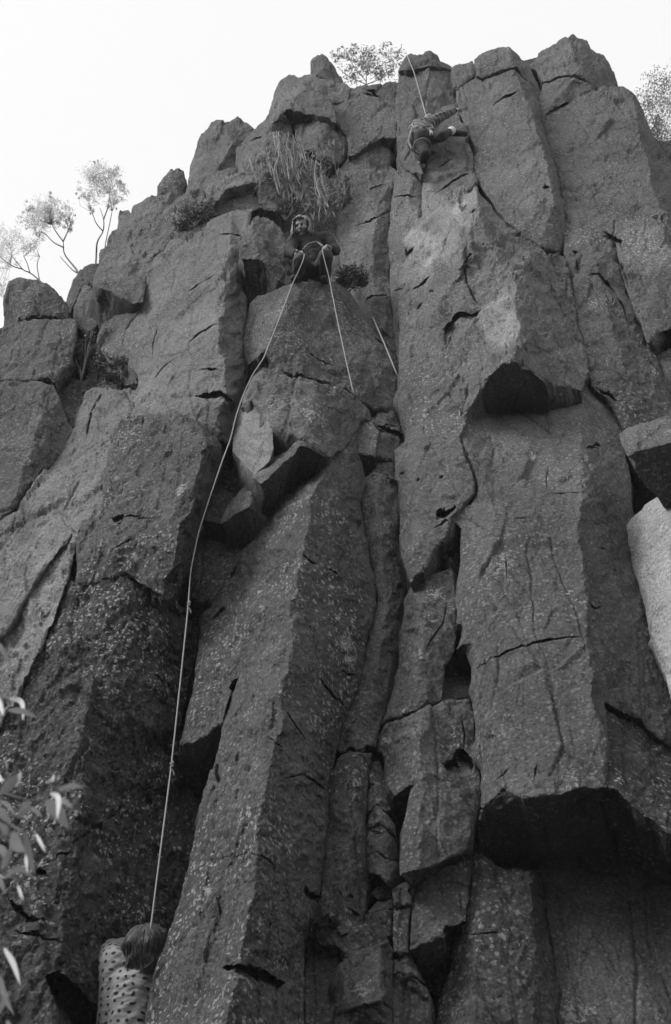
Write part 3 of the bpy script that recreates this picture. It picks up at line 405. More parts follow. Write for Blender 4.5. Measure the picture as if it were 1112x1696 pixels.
def build_block(bk, idx):
    out = [tuple(map(float, v)) for v in bk['o']]; s = bk['s']
    poly2 = [v[:2] for v in out]
    xs = [v[0] for v in out]; ys = [v[1] for v in out]
    # coarse depth surface
    cv = [Vector(v[:2]) for v in out]; cz = [v[2] for v in out]; n = len(out)
    ce = [(k, (k + 1) % n) for k in range(n)]
    lut = {v[:2]: k for k, v in enumerate(out)}
    for rd in bk['r']:
        prev = None
        for v in rd:
            key = (float(v[0]), float(v[1]))
            if key not in lut:
                lut[key] = len(cv); cv.append(Vector(key)); cz.append(float(v[2]))
            if prev is not None: ce.append((prev, lut[key]))
            prev = lut[key]
    rv, re, rf, ov, oe, of = delaunay_2d_cdt(cv, ce, [list(range(n))], 1, 1e-4)
    RV = np.array([v[:] for v in rv]); RZ = np.array([cz[o[0]] if o else 0.0 for o in ov])
    for k, o in enumerate(ov):
        if not o:
            dd = np.hypot(*(np.array([v[:] for v in cv]) - RV[k]).T); RZ[k] = cz[int(dd.argmin())]
    def depth(p):
        z = np.full(len(p), np.nan)
        for f in rf:
            if len(f) != 3: continue
            a, b, c = RV[f[0]], RV[f[1]], RV[f[2]]; den = (b[1] - c[1]) * (a[0] - c[0]) + (c[0] - b[0]) * (a[1] - c[1])
            if abs(den) < 1e-9: continue
            u = ((b[1] - c[1]) * (p[:, 0] - c[0]) + (c[0] - b[0]) * (p[:, 1] - c[1])) / den
            v = ((c[1] - a[1]) * (p[:, 0] - c[0]) + (a[0] - c[0]) * (p[:, 1] - c[1])) / den
            w_ = 1 - u - v; m = (u > -1e-6) & (v > -1e-6) & (w_ > -1e-6)
            z[m] = u[m] * RZ[f[0]] + v[m] * RZ[f[1]] + w_[m] * RZ[f[2]]
        bad = np.isnan(z)
        if bad.any():
            O = resample(out, 2.0); pb = p[bad]
            z[bad] = [O[int(((O[:, :2] - q) ** 2).sum(1).argmin()), 2] for q in pb]
        return z
    # dense outline with a chipped, irregular edge
    ring = resample(out, s)[:, :2]; m = len(ring)
    tang = np.roll(ring, -1, 0) - np.roll(ring, 1, 0); tang /= np.maximum(np.hypot(*tang.T), 1e-6)[:, None]
    nor = np.stack([tang[:, 1], -tang[:, 0]], 1)
    k3 = np.concatenate([ring / 14.0, np.full((m, 1), idx * 3.7)], 1)
    area2 = sum(poly2[k][0] * poly2[(k + 1) % n][1] - poly2[(k + 1) % n][0] * poly2[k][1] for k in range(n))
    outw = 1.0 if area2 > 0 else -1.0
    ring = ring + nor * ((vnoise(k3, 5) * 1.5 + vnoise(k3 * 3.1, 6) * .8) * min(1.3, bk['rough']) + outw * 1.1)[:, None]
    # interior points, coarser outside the picture
    gx = np.arange(min(xs), max(xs), s); gy = np.arange(min(ys), max(ys), s * .866)
    G = np.stack(np.meshgrid(gx, gy), -1).astype(float); G[1::2, :, 0] += s / 2; G = G.reshape(-1, 2)
    off = (G[:, 0] < -20) | (G[:, 0] > 1132) | (G[:, 1] > 1716)
    G = G[~off | (RNG.random(len(G)) < .06)]
    G += RNG.uniform(-.3, .3, G.shape) * s
    extra = [G]
    BX0, BX1, BY0, BY1 = min(xs), max(xs), min(ys), max(ys)
    def near(pl): return not (max(v[0] for v in pl) < BX0 or min(v[0] for v in pl) > BX1 or max(v[1] for v in pl) < BY0 or min(v[1] for v in pl) > BY1)
    for pl, wd, dp in CRACKS:
        if not near(pl): continue
        q = resample(pl, 2.2, False)[:, :2]
        tg = np.gradient(q, axis=0) if len(q) > 1 else np.ones_like(q); tg /= np.maximum(np.hypot(*tg.T), 1e-6)[:, None]
        nn = np.stack([tg[:, 1], -tg[:, 0]], 1)
        wob = (vnoise(np.concatenate([q / 7, np.zeros((len(q), 1))], 1), 3) * 1.5)[:, None]
        for o_ in (-1.15, -.5, 0, .5, 1.15): extra.append(q + nn * (wd * o_ + wob * .5))
    for pl, dp in PITS:
        if dp <= 0 or not near(pl): continue
        q = resample(pl, 2.2)[:, :2]; c = q.mean(0)
        dirs = (q - c) / np.maximum(np.hypot(*(q - c).T), 1e-6)[:, None]
        extra += [q + dirs * .7, q - dirs * 1.4]
    G = np.concatenate(extra)
    lo, hi = np.array([min(xs), min(ys)]), np.array([max(xs), max(ys)])
    G = G[((G > lo) & (G < hi)).all(1)]
    rp = [tuple(v) for v in ring]
    G = G[inside(G, rp)]; e = segdist(G, rp[::3]); G = G[e > s * .6]
    for rd in bk['r']:
        q = resample(rd, s, False)[:, :2]; q = q[inside(q, rp)]
        if len(q) and len(G):
            q = q[segdist(q, rp[::3]) > s * .6]; G = np.concatenate([G[segdist(G, rd, False) > s * .45], q])
    pts = np.concatenate([ring, G]) if len(G) else ring
    vv, ee, ff, ov, oe, of = delaunay_2d_cdt([Vector(v) for v in pts], [(k, (k + 1) % m) for k in range(m)], [list(range(m))], 1, 1e-4)
    V2 = np.array([v[:] for v in vv]); F = np.array([f for f in ff if len(f) == 3], np.int64)
    orig = {}
    for k, o in enumerate(ov):
        for q in o: orig[q] = k
    q3 = np.concatenate([V2, np.zeros((len(V2), 1))], 1)            # creases wander and chip instead of running ruler-straight
    wrp = np.stack([vnoise(q3 / 46 + idx, 81) * 6 + vnoise(q3 / 13, 82) * 3.2 + vnoise(q3 / 5, 83) * 1.6, vnoise(q3 / 46 + idx, 84) * 6 + vnoise(q3 / 13, 85) * 3], 1) * (.55 + .45 * bk['rough'])
    e = segdist(V2, rp[::3]); d = depth(V2 + wrp * np.clip((e - 1) / 8, 0, 1)[:, None])
    wpx = 3.0 + 5.0 * np.clip(vnoise(np.concatenate([V2 / 26, np.full((len(V2), 1), idx * 1.3)], 1), 8), 0, 1)
    d -= .0042 * wpx * bk['bev'] * np.clip(1 - e / wpx, 0, 1) ** 2
    for pl, wd, dp in CRACKS:
        pa = np.array(pl, float)
        if pa[:, 0].max() < lo[0] or pa[:, 0].min() > hi[0] or pa[:, 1].max() < lo[1] or pa[:, 1].min() > hi[1]: continue
        sd, u, L_ = linedist(V2, pl)
        k3 = np.concatenate([V2 / 9.0, np.zeros((len(V2), 1))], 1)
        tp = np.clip(np.minimum(u, L_ - u) / (.35 * L_ + 4) * 1.5, .12, 1) * (.8 + .5 * vnoise(k3, 13))
        d -= dp * tp * np.clip(1.15 - sd / (wd * (.45 + .6 * tp)), 0, 1)
    for pl, dp in PITS:
        if dp <= 0 or not near(pl): continue
        q3 = np.concatenate([V2 / 7.0, np.zeros((len(V2), 1))], 1); Vw = V2 + np.stack([vnoise(q3, 91), vnoise(q3, 92)], 1) * 1.6
        ins = np.nonzero(inside(Vw, pl))[0]
        if len(ins):                                   # undercut: deepest under the upper lip, running out to the face below
            top = np.full(len(ins), 1e9); bot = -top
            for k in range(len(pl)):
                x0, y0 = pl[k]; x1, y1 = pl[(k + 1) % len(pl)]
                if x0 == x1: continue
                t = (Vw[ins, 0] - x0) / (x1 - x0); m_ = (t >= 0) & (t <= 1); yy = y0 + t * (y1 - y0)
                top = np.where(m_, np.minimum(top, yy), top); bot = np.where(m_, np.maximum(bot, yy), bot)
            rp_ = np.clip((bot - Vw[ins, 1]) / np.maximum(bot - top, 1), 0, 1)
            d[ins] -= dp * .8 * rp_ ** .6 * np.clip(segdist(Vw[ins], pl) / 1.5, 0, 1)
    P = at_arr(V2, d)
    P = P + NRM * rock_noise(P, bk['rough'])[:, None]
    nf = len(P)
    # attributes
    lich = np.zeros(nf)
    for x, y, r, st in LICHEN:
        q = np.hypot(V2[:, 0] - x, V2[:, 1] - y) / r; lich = np.maximum(lich, st * np.clip(1.35 - q, 0, 1))
    # walls running back into the cliff
    loop = np.array([orig[k] for k in range(m) if k in orig]); lm = len(loop)
    deps = list(np.arange(.05, min(.75, bk['T']), .065)) + list(np.linspace(min(.75, bk['T']), bk['T'], 4 if bk['T'] > .8 else 2)[0 if bk['T'] > .8 else 1:])
    cray = rays([np.mean(xs), np.mean(ys)]); back = np.array([cray[0] / cray[1] + bk.get('lean', 0.0), 1.0, -.05])   # joints run straight back into the wall
    VV = [P]; Q4 = []
    prev = loop
    for r, t in enumerate(deps, 1):
        W = P[loop] + back * t; jn = np.stack([vnoise(W * 3.1, 41), vnoise(W * 3.1, 42), vnoise(W * 3.1, 43)], 1)
        jf = np.stack([vnoise(W * 11, 44), np.zeros(lm), vnoise(W * 11, 46)], 1)
        W = W + (jn * .06 + jf * .022 + .012 * facets(W * 9.0, 57)[0][:, None]) * min(1, r / 2); base = sum(len(v) for v in VV); VV.append(W)
        cur = np.arange(base, base + lm)
        Q4.append(np.stack([prev, cur, np.roll(cur, -1), np.roll(prev, -1)], 1)); prev = cur
    # back cap
    base = sum(len(v) for v in VV); VV.append(VV[-1].mean(0)[None]); cap = np.stack([prev, np.full(lm, base), np.roll(prev, -1)], 1)
    V = np.concatenate(VV); Q4 = np.concatenate(Q4)
    # orientation: front faces must look at the camera
    a, b, c = P[F[:, 0]], P[F[:, 1]], P[F[:, 2]]
    if (np.cross(b - a, c - a) * (CAM - a)).sum() < 0: F = F[:, ::-1]
    if area2 > 0: Q4 = Q4[:, ::-1]; cap = cap[:, ::-1]
    org = P.mean(0)
    me = mesh_np(bk['name'], V - org, np.concatenate([F, cap]), Q4, (False, True))
    nv = len(V)
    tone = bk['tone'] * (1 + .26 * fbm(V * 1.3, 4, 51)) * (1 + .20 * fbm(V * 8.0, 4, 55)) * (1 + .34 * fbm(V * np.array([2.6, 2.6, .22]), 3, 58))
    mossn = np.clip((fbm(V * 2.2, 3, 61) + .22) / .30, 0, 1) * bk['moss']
    qz = np.concatenate([V2, np.zeros((nf, 1))], 1); pn = fbm(qz / 22.0, 4, 87)
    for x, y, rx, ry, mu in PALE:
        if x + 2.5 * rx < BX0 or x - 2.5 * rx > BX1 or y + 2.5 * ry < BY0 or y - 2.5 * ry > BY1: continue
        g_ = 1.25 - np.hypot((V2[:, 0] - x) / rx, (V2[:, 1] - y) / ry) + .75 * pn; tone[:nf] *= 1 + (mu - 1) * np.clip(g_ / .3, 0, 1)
    patch = np.clip((fbm(V * 2.2, 3, 71) + .02) / .25, 0, 1) * (.35 + 1.0 * ((idx * 37) % 11) / 10) * (1.35 if bk['moss'] >= .45 else 1.0) * (.45 + .75 * min(1.0, np.mean(ys) / 1300))
    for nm, arr in (('tone', tone), ('patch', patch), ('moss', mossn), ('lich', np.concatenate([lich, np.zeros(nv - nf)]))):
        at_ = me.attributes.new(nm, 'FLOAT', 'POINT'); at_.data.foreach_set('value', arr.astype(np.float32))
    ev = np.zeros(len(me.edges) * 2, np.int32); me.edges.foreach_get('vertices', ev); ev = ev.reshape(-1, 2)
    isr = np.zeros(nv, bool); isr[loop] = True
    se = me.attributes.new('sharp_edge', 'BOOLEAN', 'EDGE'); se.data.foreach_set('value', isr[ev].all(1))
    o = link(bk['name'], me, ROCK, bk.get('parent', CLIFF)); o.location = org
    return o

# solid core of the cliff behind the blocks
CORE = [(-640,760),(-300,640),(0,600),(100,590),(150,545),(200,440),(260,380),(310,345),(350,260),(400,240),(460,200),(510,150),(580,165),(640,160),(690,130),(745,130),(800,115),(850,105),(930,85),(990,110),(1040,170),(1090,290),(1180,400),(1300,400),(1700,620),(1720,2600),(-640,2600)]
def build_core():
    V = []; n = len(CORE)
    for x, y in CORE: V.append(at(x, y, -1.0))
    V = np.array(V); V2 = V + np.array([0, 5.0, -.5])
    bm = bmesh.new(); a = [bm.verts.new(v) for v in V]; b = [bm.verts.new(v) for v in V2]
    bm.faces.new(a); bm.faces.new(b[::-1])
    for k in range(n): bm.faces.new((a[k], b[k], b[(k + 1) % n], a[(k + 1) % n]))
    bmesh.ops.triangulate(bm, faces=bm.faces); bmesh.ops.recalc_face_normals(bm, faces=bm.faces)
    me = bpy.data.meshes.new('cliff'); bm.to_mesh(me); bm.free()
    for nm, val in (('tone', .5), ('patch', 0), ('lich', 0), ('moss', .5)):
        at_ = me.attributes.new(nm, 'FLOAT', 'POINT'); at_.data.foreach_set('value', np.full(len(me.vertices), val, np.float32))
    o = link('cliff', me, ROCK); o['kind'] = 'structure'; return o
CLIFF = build_core()
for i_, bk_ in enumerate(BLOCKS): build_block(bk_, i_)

# ground sheet: scrubby bank rising to the foot of the cliff, gully floor, unseen bank added behind the camera to cut low sky light
def build_ground():
    xs = np.concatenate([-np.geomspace(160, .6, 40), np.geomspace(.6, 160, 40)])
    ys = np.concatenate([-np.geomspace(160, .6, 45), np.linspace(0, 12, 40), np.geomspace(13, 160, 15)])
    X, Y = np.meshgrid(xs, ys); q3 = np.stack([X.ravel(), Y.ravel(), 0 * X.ravel()], 1)
    shade_bank = np.clip(-Y - 3, 0, 11) * 1.25 + np.clip(-Y - 14, 0, 150) * .12  # steep unseen bank, shaped to shade the lower cliff
    Z = np.clip((Y - 2.5) / 5, 0, 1) + shade_bank + .12 * vnoise(q3).reshape(X.shape) + np.clip(shade_bank, 0, 6) * .5 * fbm(q3 * .12, 3, 4).reshape(X.shape)
    V = np.stack([X, Y, Z], -1).reshape(-1, 3); w_ = len(xs); h_ = len(ys)
    q = np.array([(j * w_ + i, j * w_ + i + 1, (j + 1) * w_ + i + 1, (j + 1) * w_ + i) for j in range(h_ - 1) for i in range(w_ - 1)])
    o = link('ground', mesh_np('ground', V, None, q), mat('leaf_litter', .045)); o['kind'] = 'structure'
build_ground()

# ------------------------------------------------------------------ mesh helpers for the small things
def vec(a): return np.asarray(a, float)
def unit(a): a = vec(a); return a / max(np.linalg.norm(a), 1e-9)
class MB:
    def __init__(self): self.v = []; self.f3 = []; self.f4 = []; self.n = 0
    def add(self, V, F3=None, F4=None):
        self.v.append(np.asarray(V, float))
        if F3 is not None and len(F3): self.f3.append(np.asarray(F3) + self.n)
        if F4 is not None and len(F4): self.f4.append(np.asarray(F4) + self.n)
        self.n += len(V)
    def tube(self, pts, r, k=6, cap=True):
        pts = np.asarray(pts, float); n = len(pts); r = np.broadcast_to(np.asarray(r, float), (n,))
        tg = np.gradient(pts, axis=0); tg /= np.maximum(np.linalg.norm(tg, axis=1), 1e-9)[:, None]
        ref = np.array([0, 0, 1.0]) if abs(tg[0][2]) < .9 else np.array([1.0, 0, 0])
        a = np.cross(tg, ref); a /= np.maximum(np.linalg.norm(a, axis=1), 1e-9)[:, None]; b = np.cross(tg, a)
        th = np.arange(k) * 2 * np.pi / k
        V = (pts[:, None, :] + r[:, None, None] * (np.cos(th)[None, :, None] * a[:, None, :] + np.sin(th)[None, :, None] * b[:, None, :])).reshape(-1, 3)
        F = [(i * k + j, i * k + (j + 1) % k, (i + 1) * k + (j + 1) % k, (i + 1) * k + j) for i in range(n - 1) for j in range(k)]
        T = []
        if cap:
            V = np.concatenate([V, pts[:1], pts[-1:]]); c0, c1 = n * k, n * k + 1
            T = [(c0, (j + 1) % k, j) for j in range(k)] + [(c1, (n - 1) * k + j, (n - 1) * k + (j + 1) % k) for j in range(k)]
        self.add(V, T, F)
    def leaf(self, c, along, across, L, W):
        self.add([c - along * L * .5, c + across * W * .5 - along * .05 * L, c + along * L * .5, c - across * W * .5 - along * .05 * L], None, [(0, 1, 2, 3)])
    def build(self, name, material, parent=None, smooth=True, origin=None):
        V = np.concatenate(self.v); org = V.mean(0) if origin is None else vec(origin)
        pm = np.zeros(3); q = parent
        while q is not None: pm = pm + vec(q.location); q = q.parent
        me = mesh_np(name, V - org, np.concatenate(self.f3) if self.f3 else None, np.concatenate(self.f4) if self.f4 else None, smooth)
        o = link(name, me, material, parent); o.location = org - pm; return o
def spline(pts, n=8):
    P = [vec(p) for p in pts]; P = [2 * P[0] - P[1]] + P + [2 * P[-1] - P[-2]]; out = []
    for i in range(1, len(P) - 2):
        for j in range(n):
            t = j / n; out.append(.5 * ((2 * P[i]) + (-P[i-1] + P[i+1]) * t + (2*P[i-1] - 5*P[i] + 4*P[i+1] - P[i+2]) * t*t + (-P[i-1] + 3*P[i] - 3*P[i+1] + P[i+2]) * t**3))
    out.append(P[-2]); return np.array(out)
def empty(name, loc):
    o = bpy.data.objects.new(name, None); COL.objects.link(o); o.location = loc; o.empty_display_size = .1; return o
def leafmat(name, base, trans):
    m = bpy.data.materials.new(name); m.use_nodes = True; t = m.node_tree; b = t.nodes['Principled BSDF']
    b.inputs['Base Color'].default_value = (base,) * 3 + (1,); b.inputs['Roughness'].default_value = .45; b.inputs['Specular IOR Level'].default_value = .3
    tr = t.nodes.new('ShaderNodeBsdfTranslucent'); tr.inputs['Color'].default_value = (trans,) * 3 + (1,)
    ad = t.nodes.new('ShaderNodeAddShader'); t.links.new(b.outputs[0], ad.inputs[0]); t.links.new(tr.outputs[0], ad.inputs[1])
    t.links.new(ad.outputs[0], t.nodes['Material Output'].inputs[0]); return m
SHRUB = leafmat('dark_scrub_leaf', .045, .02); GUM = leafmat('gum_leaf', .24, .42); GUMF = leafmat('near_gum_leaf', .15, .12); GUM_BACKLIT = leafmat('backlit_gum_leaf', .30, .50)  # backlit_gum_leaf: paler copy of the near leaf, backlight put into its colour
BARK = mat('bark', .2); STRAW = mat('dry_stalk', .42); ROPE = mat('rope', .33, .85)

# ------------------------------------------------------------------ boulders perched on the skyline (loose: things of their own)
def boulder(outline, ridges, label, tone=.9, T=.7):
    bk = dict(name='boulder', o=outline, r=ridges, tone=tone, moss=.3, T=T, rough=1.2, s=3.0, bev=2.5, parent=None)
    o = build_block(bk, 500 + len(bpy.data.objects)); tag(o, label, 'boulder', 'loose boulders on the cliff top'); return o
boulder([(13,474,-.5),(19,464,-.5),(35,460,-.48),(62,464,-.45),(83,470,-.45),(95,484,-.45),(112,503,-.48),(116,517,-.5),(111,531,-.5),(31,530,-.5),(32,517,-.48),(25,490,-.48),(17,482,-.5)], [[(35,460,-.48),(55,490,-.36),(80,520,-.4),(111,531,-.5)]], 'lone hunched boulder sitting on the flat-topped column at the left edge', .8)
boulder([(261,310,-.7),(270,299,-.68),(283,283,-.66),(297,280,-.66),(304,284,-.66),(309,301,-.66),(301,328,-.6),(289,321,-.6),(266,320,-.65)], [[(283,283,-.66),(288,303,-.56),(301,328,-.6)]], 'rounded knob of rock on the left skyline beside the tall tower', .8)
boulder([(515,103,-.15),(518,96,-.15),(526,91,-.14),(536,93,-.14),(545,103,-.14),(556,117,-.14),(570,137,-.14),(545,136,-.1),(530,130,-.1),(521,125,-.1),(521,112,-.12)], [[(526,91,-.14),(535,112,-.06),(545,136,-.1)]], 'leaning thumb-shaped rock on top of the cliff left of the bush', .85, .4)

# ------------------------------------------------------------------ trees and shrubs
def foliage(mb, blobs, n, L, W, rng, droop=.5, per=9, sp=.16):
    """leaves gathered in twig-end tufts inside ellipsoids (centre, radii)"""
    tot = sum(np.prod(b[1]) ** (1/1.5) for b in blobs)
    for c, r in blobs:
        m = max(3, int(n * np.prod(r) ** (1/1.5) / tot)); tufts = max(2, m // per)
        for _ in range(tufts):
            u = rng.normal(size=3); u /= np.linalg.norm(u); tc = c + u * r * (rng.uniform(.05, 1.0) ** .5) * rng.uniform(.85, 1.25)
            sz = rng.uniform(.5, 1.4)
            for _ in range(int(per * sz)):
                p = tc + rng.normal(size=3) * r * sp * sz
                al = unit(rng.normal(size=3) + np.array([0, 0, -droop])); ac = unit(np.cross(al, rng.normal(size=3)))
                mb.leaf(p, al, ac, L * rng.uniform(.6, 1.3), W * rng.uniform(.7, 1.2))
def tree(name, label, cat, trunks, blobs, Y, n, L, W, seed, leaf, group, r0=.05, spread=1.0, per=30, sp=.13):
    rng = np.random.default_rng(seed); base = aty(*trunks[0][0], Y)
    root = empty(name, base); tag(root, label, cat, group)
    mb = MB(); tips = []
    px = Y / rays([trunks[0][0][0], trunks[0][0][1]])[1] / FPX       # metres per photo pixel
    for tr in trunks:
        P = spline([aty(x, y, Y + rng.uniform(-.1, .1)) for x, y in tr], 6); rr = np.linspace(r0 * (1 if tr is trunks[0] else .6), r0 * .3, len(P)); mb.tube(P, rr, 6)
    B3 = [(aty(x, y, Y + dy), np.array([rx, (rx + ry) / 2, ry]) * px * spread) for x, y, rx, ry, dy in blobs]
    ends = [aty(*tr[-1], Y) for tr in trunks]
    for c, r in B3:                                                    # twigs run from the trunk ends into each clump
        e = min(ends, key=lambda q: np.linalg.norm(q - c))
        for _ in range(5):
            u = rng.normal(size=3); u /= np.linalg.norm(u); tip = c + u * r * .8
            mid = (e + tip) / 2 + rng.normal(0, .06, 3) * np.linalg.norm(tip - e)
            mb.tube(spline([e, mid, tip], 4), np.linspace(r0 * .22, r0 * .05, 9), 4)
    mb.build('trunk', BARK, root)
    lf = MB(); foliage(lf, B3, n, L, W, rng, .5, per, sp); lf.build('crown', leaf, root, False)
    return root
G1 = 'thin gum trees on the left skyline'
Yt = at(110, 450, -.8)[1] + 1.5
tree('gum_tree', 'thin double-stemmed gum tree nearest the rock on the left skyline', 'tree', [[(158,460),(160,420),(162,400),(171,383),(172,364),(166,345)], [(172,440),(175,405),(183,366),(186,350)], [(171,383),(160,370),(152,350)], [(172,364),(180,340),(182,320)]],
     [(170,300,30,26,0),(150,315,22,18,.2),(190,318,22,18,-.2),(172,282,18,12,0),(202,305,10,14,.1),(134,322,9,9,0),(150,345,8,10,0),(186,338,10,10,0),(196,285,8,8,0),(150,290,10,8,0),(160,272,8,6,0)], Yt, 4200, .046, .013, 1, GUM, G1, .016, 1.2)
tree('gum_tree', 'leaning gum tree with a dense dark crown in the middle of the left skyline', 'tree', [[(140,480),(129,450),(108,422),(105,400)], [(105,400),(94,385),(86,372)], [(106,410),(90,402),(78,390),(70,384)], [(105,400),(112,385),(118,370)], [(128,452),(118,445),(100,425)]],
     [(70,355,30,24,0),(55,365,20,16,.2),(92,348,24,16,-.2),(80,335,16,10,0),(108,350,12,12,.1),(112,378,10,14,0),(120,360,8,12,0),(45,345,10,10,0),(62,385,10,8,0),(78,322,8,5,0),(98,368,8,8,0)], Yt + .6, 4200, .046, .013, 2, GUM, G1, .019, 1.2)
tree('gum_tree', 'pale sparse gum tree spreading out of the left edge above the boulder', 'tree', [[(110,510),(66,465),(50,452),(38,446),(20,424)], [(50,452),(45,435),(40,425)], [(38,446),(20,440),(0,425),(-20,410)], [(66,465),(62,440),(66,425)]],
     [(25,400,34,22,0),(-15,405,30,26,.3),(50,410,18,14,-.2),(8,430,20,14,0),(60,395,14,14,.1),(-45,390,30,30,0),(4,490,14,26,0)], Yt + 1.2, 4200, .046, .013, 3, GUM, G1, .016, 1.2)
G2 = 'scrub growing along the cliff top'
tree('shrub', 'open leafy bush against the sky on the cliff top between thumb-shaped rock and summit block', 'bush', [[(608,160),(607,135),(608,112)], [(607,135),(590,115),(580,100)], [(608,125),(630,110),(645,95)], [(607,140),(575,125),(560,110)], [(608,140),(635,128),(652,115)]],
     [(560,93,14,10,0),(585,85,14,10,0),(610,92,18,14,.1),(640,82,14,8,0),(655,100,16,14,-.1),(620,120,22,14,0),(585,120,18,14,0),(640,125,16,12,0),(600,105,14,10,0),(566,76,4,4,0)], at(608,140,-.3)[1] + .8, 2300, .050, .022, 4, leafmat('cliff_top_leaf', .11, .14), G2, .014, 1.15, 12, .2)
tree('shrub', 'dense feathery bush behind the column at the right edge of the cliff top', 'bush', [[(1095,300),(1090,240),(1088,190)], [(1090,240),(1105,200),(1115,170)], [(1090,220),(1075,180),(1072,150)]],
     [(1085,138,24,26,0),(1108,150,26,32,0),(1070,170,18,24,0),(1095,190,32,30,0),(1080,235,26,34,0),(1120,260,30,40,0),(1140,150,40,40,.2),(1085,205,16,22,0),(1110,220,24,26,0),(1170,220,50,60,.2)], at(1090,235,-.8)[1] + 1.0, 9000, .050, .017, 5, leafmat('feathery_leaf', .10, .12), G2, .014, 1.15, 14, .2)
def scrub(label, blobs, Y, n, seed, L=.036, W=.014):
    rng = np.random.default_rng(seed); x, y = blobs[0][:2]; px = Y / rays([x, y])[1] / FPX
    root = empty('shrub', aty(x, y + blobs[0][3], Y)); tag(root, label, 'shrub', 'dark scrub rooted in the cliff')
    B3 = [(aty(bx, by, Y + dy), np.array([rx, max(.08, (rx + ry) / 2 * px * .7) / px, ry]) * px) for bx, by, rx, ry, dy in blobs]
    st = MB()
    for c, r in B3:
        for _ in range(7):
            u = rng.normal(size=3); u /= np.linalg.norm(u); st.tube(spline([vec(root.location), (vec(root.location) + c) / 2 + u * r * .2, c + u * r * .8], 3), np.linspace(.012, .003, 7), 4)
    st.build('stem', BARK, root); lf = MB(); foliage(lf, B3, int(n * 2.2), L, W, rng, .0); lf.build('foliage', SHRUB, root, False)
scrub('dark bush on the ledge at the right hand of the seated climber', [(583,455,24,20,0),(600,465,12,12,0),(572,470,16,10,0)], at(583,470,.05)[1] + .1, 1100, 11)
scrub('dark scrub filling the corner above and right of the seated climber', [(572,300,22,26,.1),(560,345,24,30,.1),(552,385,16,20,.1),(580,330,14,20,0)], at(565,350,-.35)[1] - .02, 700, 12)
scrub('dark low scrub on the slab below the left tower', [(322,358,26,18,0),(345,345,14,10,0),(300,372,14,14,0)], at(322,365,-.1)[1] - .05, 1100, 13)
scrub('dark scrub in the recess above the pale slab on the left', [(200,603,26,10,0),(185,625,24,10,0),(208,638,18,6,0),(165,595,12,20,.1)], at(200,605,-.3)[1] - .05, 900, 14)
scrub('dark scrub low in the gully beside the far left column', [(135,600,16,30,.1),(120,650,16,26,.1),(150,560,10,20,.1)], at(135,610,-.6)[1] - .05, 800, 15)
scrub('small dark fern tuft in the crack near the bottom centre', [(536,1524,16,8,0),(522,1530,8,8,0),(555,1528,8,6,0)], at(536,1528,.15)[1] - .03, 420, 16, .03, .012)
scrub('dark tuft hanging beside the left hand of the seated climber', [(472,350,14,16,.0),(455,335,14,14,0),(490,345,10,10,0)], at(470,350,-.2)[1] - .05, 600, 17)
# pale dry stalks standing above the seated climber
def dry_shrub():
    rng = np.random.default_rng(21); Y = at(470,300,-.05)[1] - .12; base = aty(480, 345, Y)
    root = empty('dry_shrub', base); tag(root, 'tangle of pale dry stalks on the wall above the seated climber', 'shrub')
    stalks = [((463,318),(455,285),(462,255),(460,222)),((480,300),(473,270),(462,250),(458,225)),((485,280),(483,255),(478,240),(478,222)),((432,312),(426,298),(420,280),(413,262)),((425,318),(424,300),(426,292)),((450,290),(447,272),(444,258)),
              ((508,280),(505,265),(498,250),(495,238)),((520,290),(522,272),(525,262)),((532,330),(525,310),(521,285),(523,268)),((540,320),(536,305),(532,290)),((545,345),(541,330),(548,312)),((455,300),(452,282),(446,268)),((470,290),(464,274),(455,262)),
              ((495,300),(490,285),(488,270)),((500,295),(492,275),(485,262)),((398,320),(392,308),(391,300)),((402,318),(400,308),(401,300)),((430,320),(434,300),(436,288)),((528,340),(530,318),(527,300))]
    for k, s_ in enumerate(stalks):
        for q in range(5):
            mb = MB(); jx, jy = rng.normal(0, 4 * (q > 0)), rng.normal(0, 5 * (q > 0))
            P = spline([aty(x + jx + rng.normal(0, 1.2), y + jy + rng.normal(0, 1.2), Y + rng.uniform(-.05, .05)) for x, y in s_], 6)
            mb.tube(P, np.linspace(.0065, .0025, len(P)) * (1 if q == 0 else .6), 4)
            for _ in range(4):
                i = rng.integers(2, len(P)); t = P[i - 1] + np.array([rng.normal(0, .07), rng.normal(0, .04), rng.uniform(.02, .12)])
                mb.tube([P[i - 1], (P[i - 1] + t) / 2 + rng.normal(0, .01, 3), t], [.004, .003, .002], 4)
            mb.build('stalk', STRAW, root)
    rng = np.random.default_rng(22); gb = MB()
    for _ in range(900):
        x, y = rng.normal(480, 42), rng.normal(305, 38)
        if not (400 < x < 570 and 235 < y < 372): continue
        p = aty(x, y, Y + .06 + rng.uniform(-.06, .06)); l = rng.uniform(.08, .2); t = p + np.array([rng.normal(0, .05), rng.normal(0, .04), l])
        sd = unit([1, rng.normal(0, .4), rng.normal(0, .2)]) * .004
        gb.add([p - sd, p + sd, (p + t) / 2 + sd * .8 + np.array([rng.normal(0, .015), 0, 0]), t], [(0, 1, 2), (0, 2, 3)])
    g = gb.build('grass_blades', mat('dull_grass', .20), root, False); g['kind'] = 'stuff'
dry_shrub()

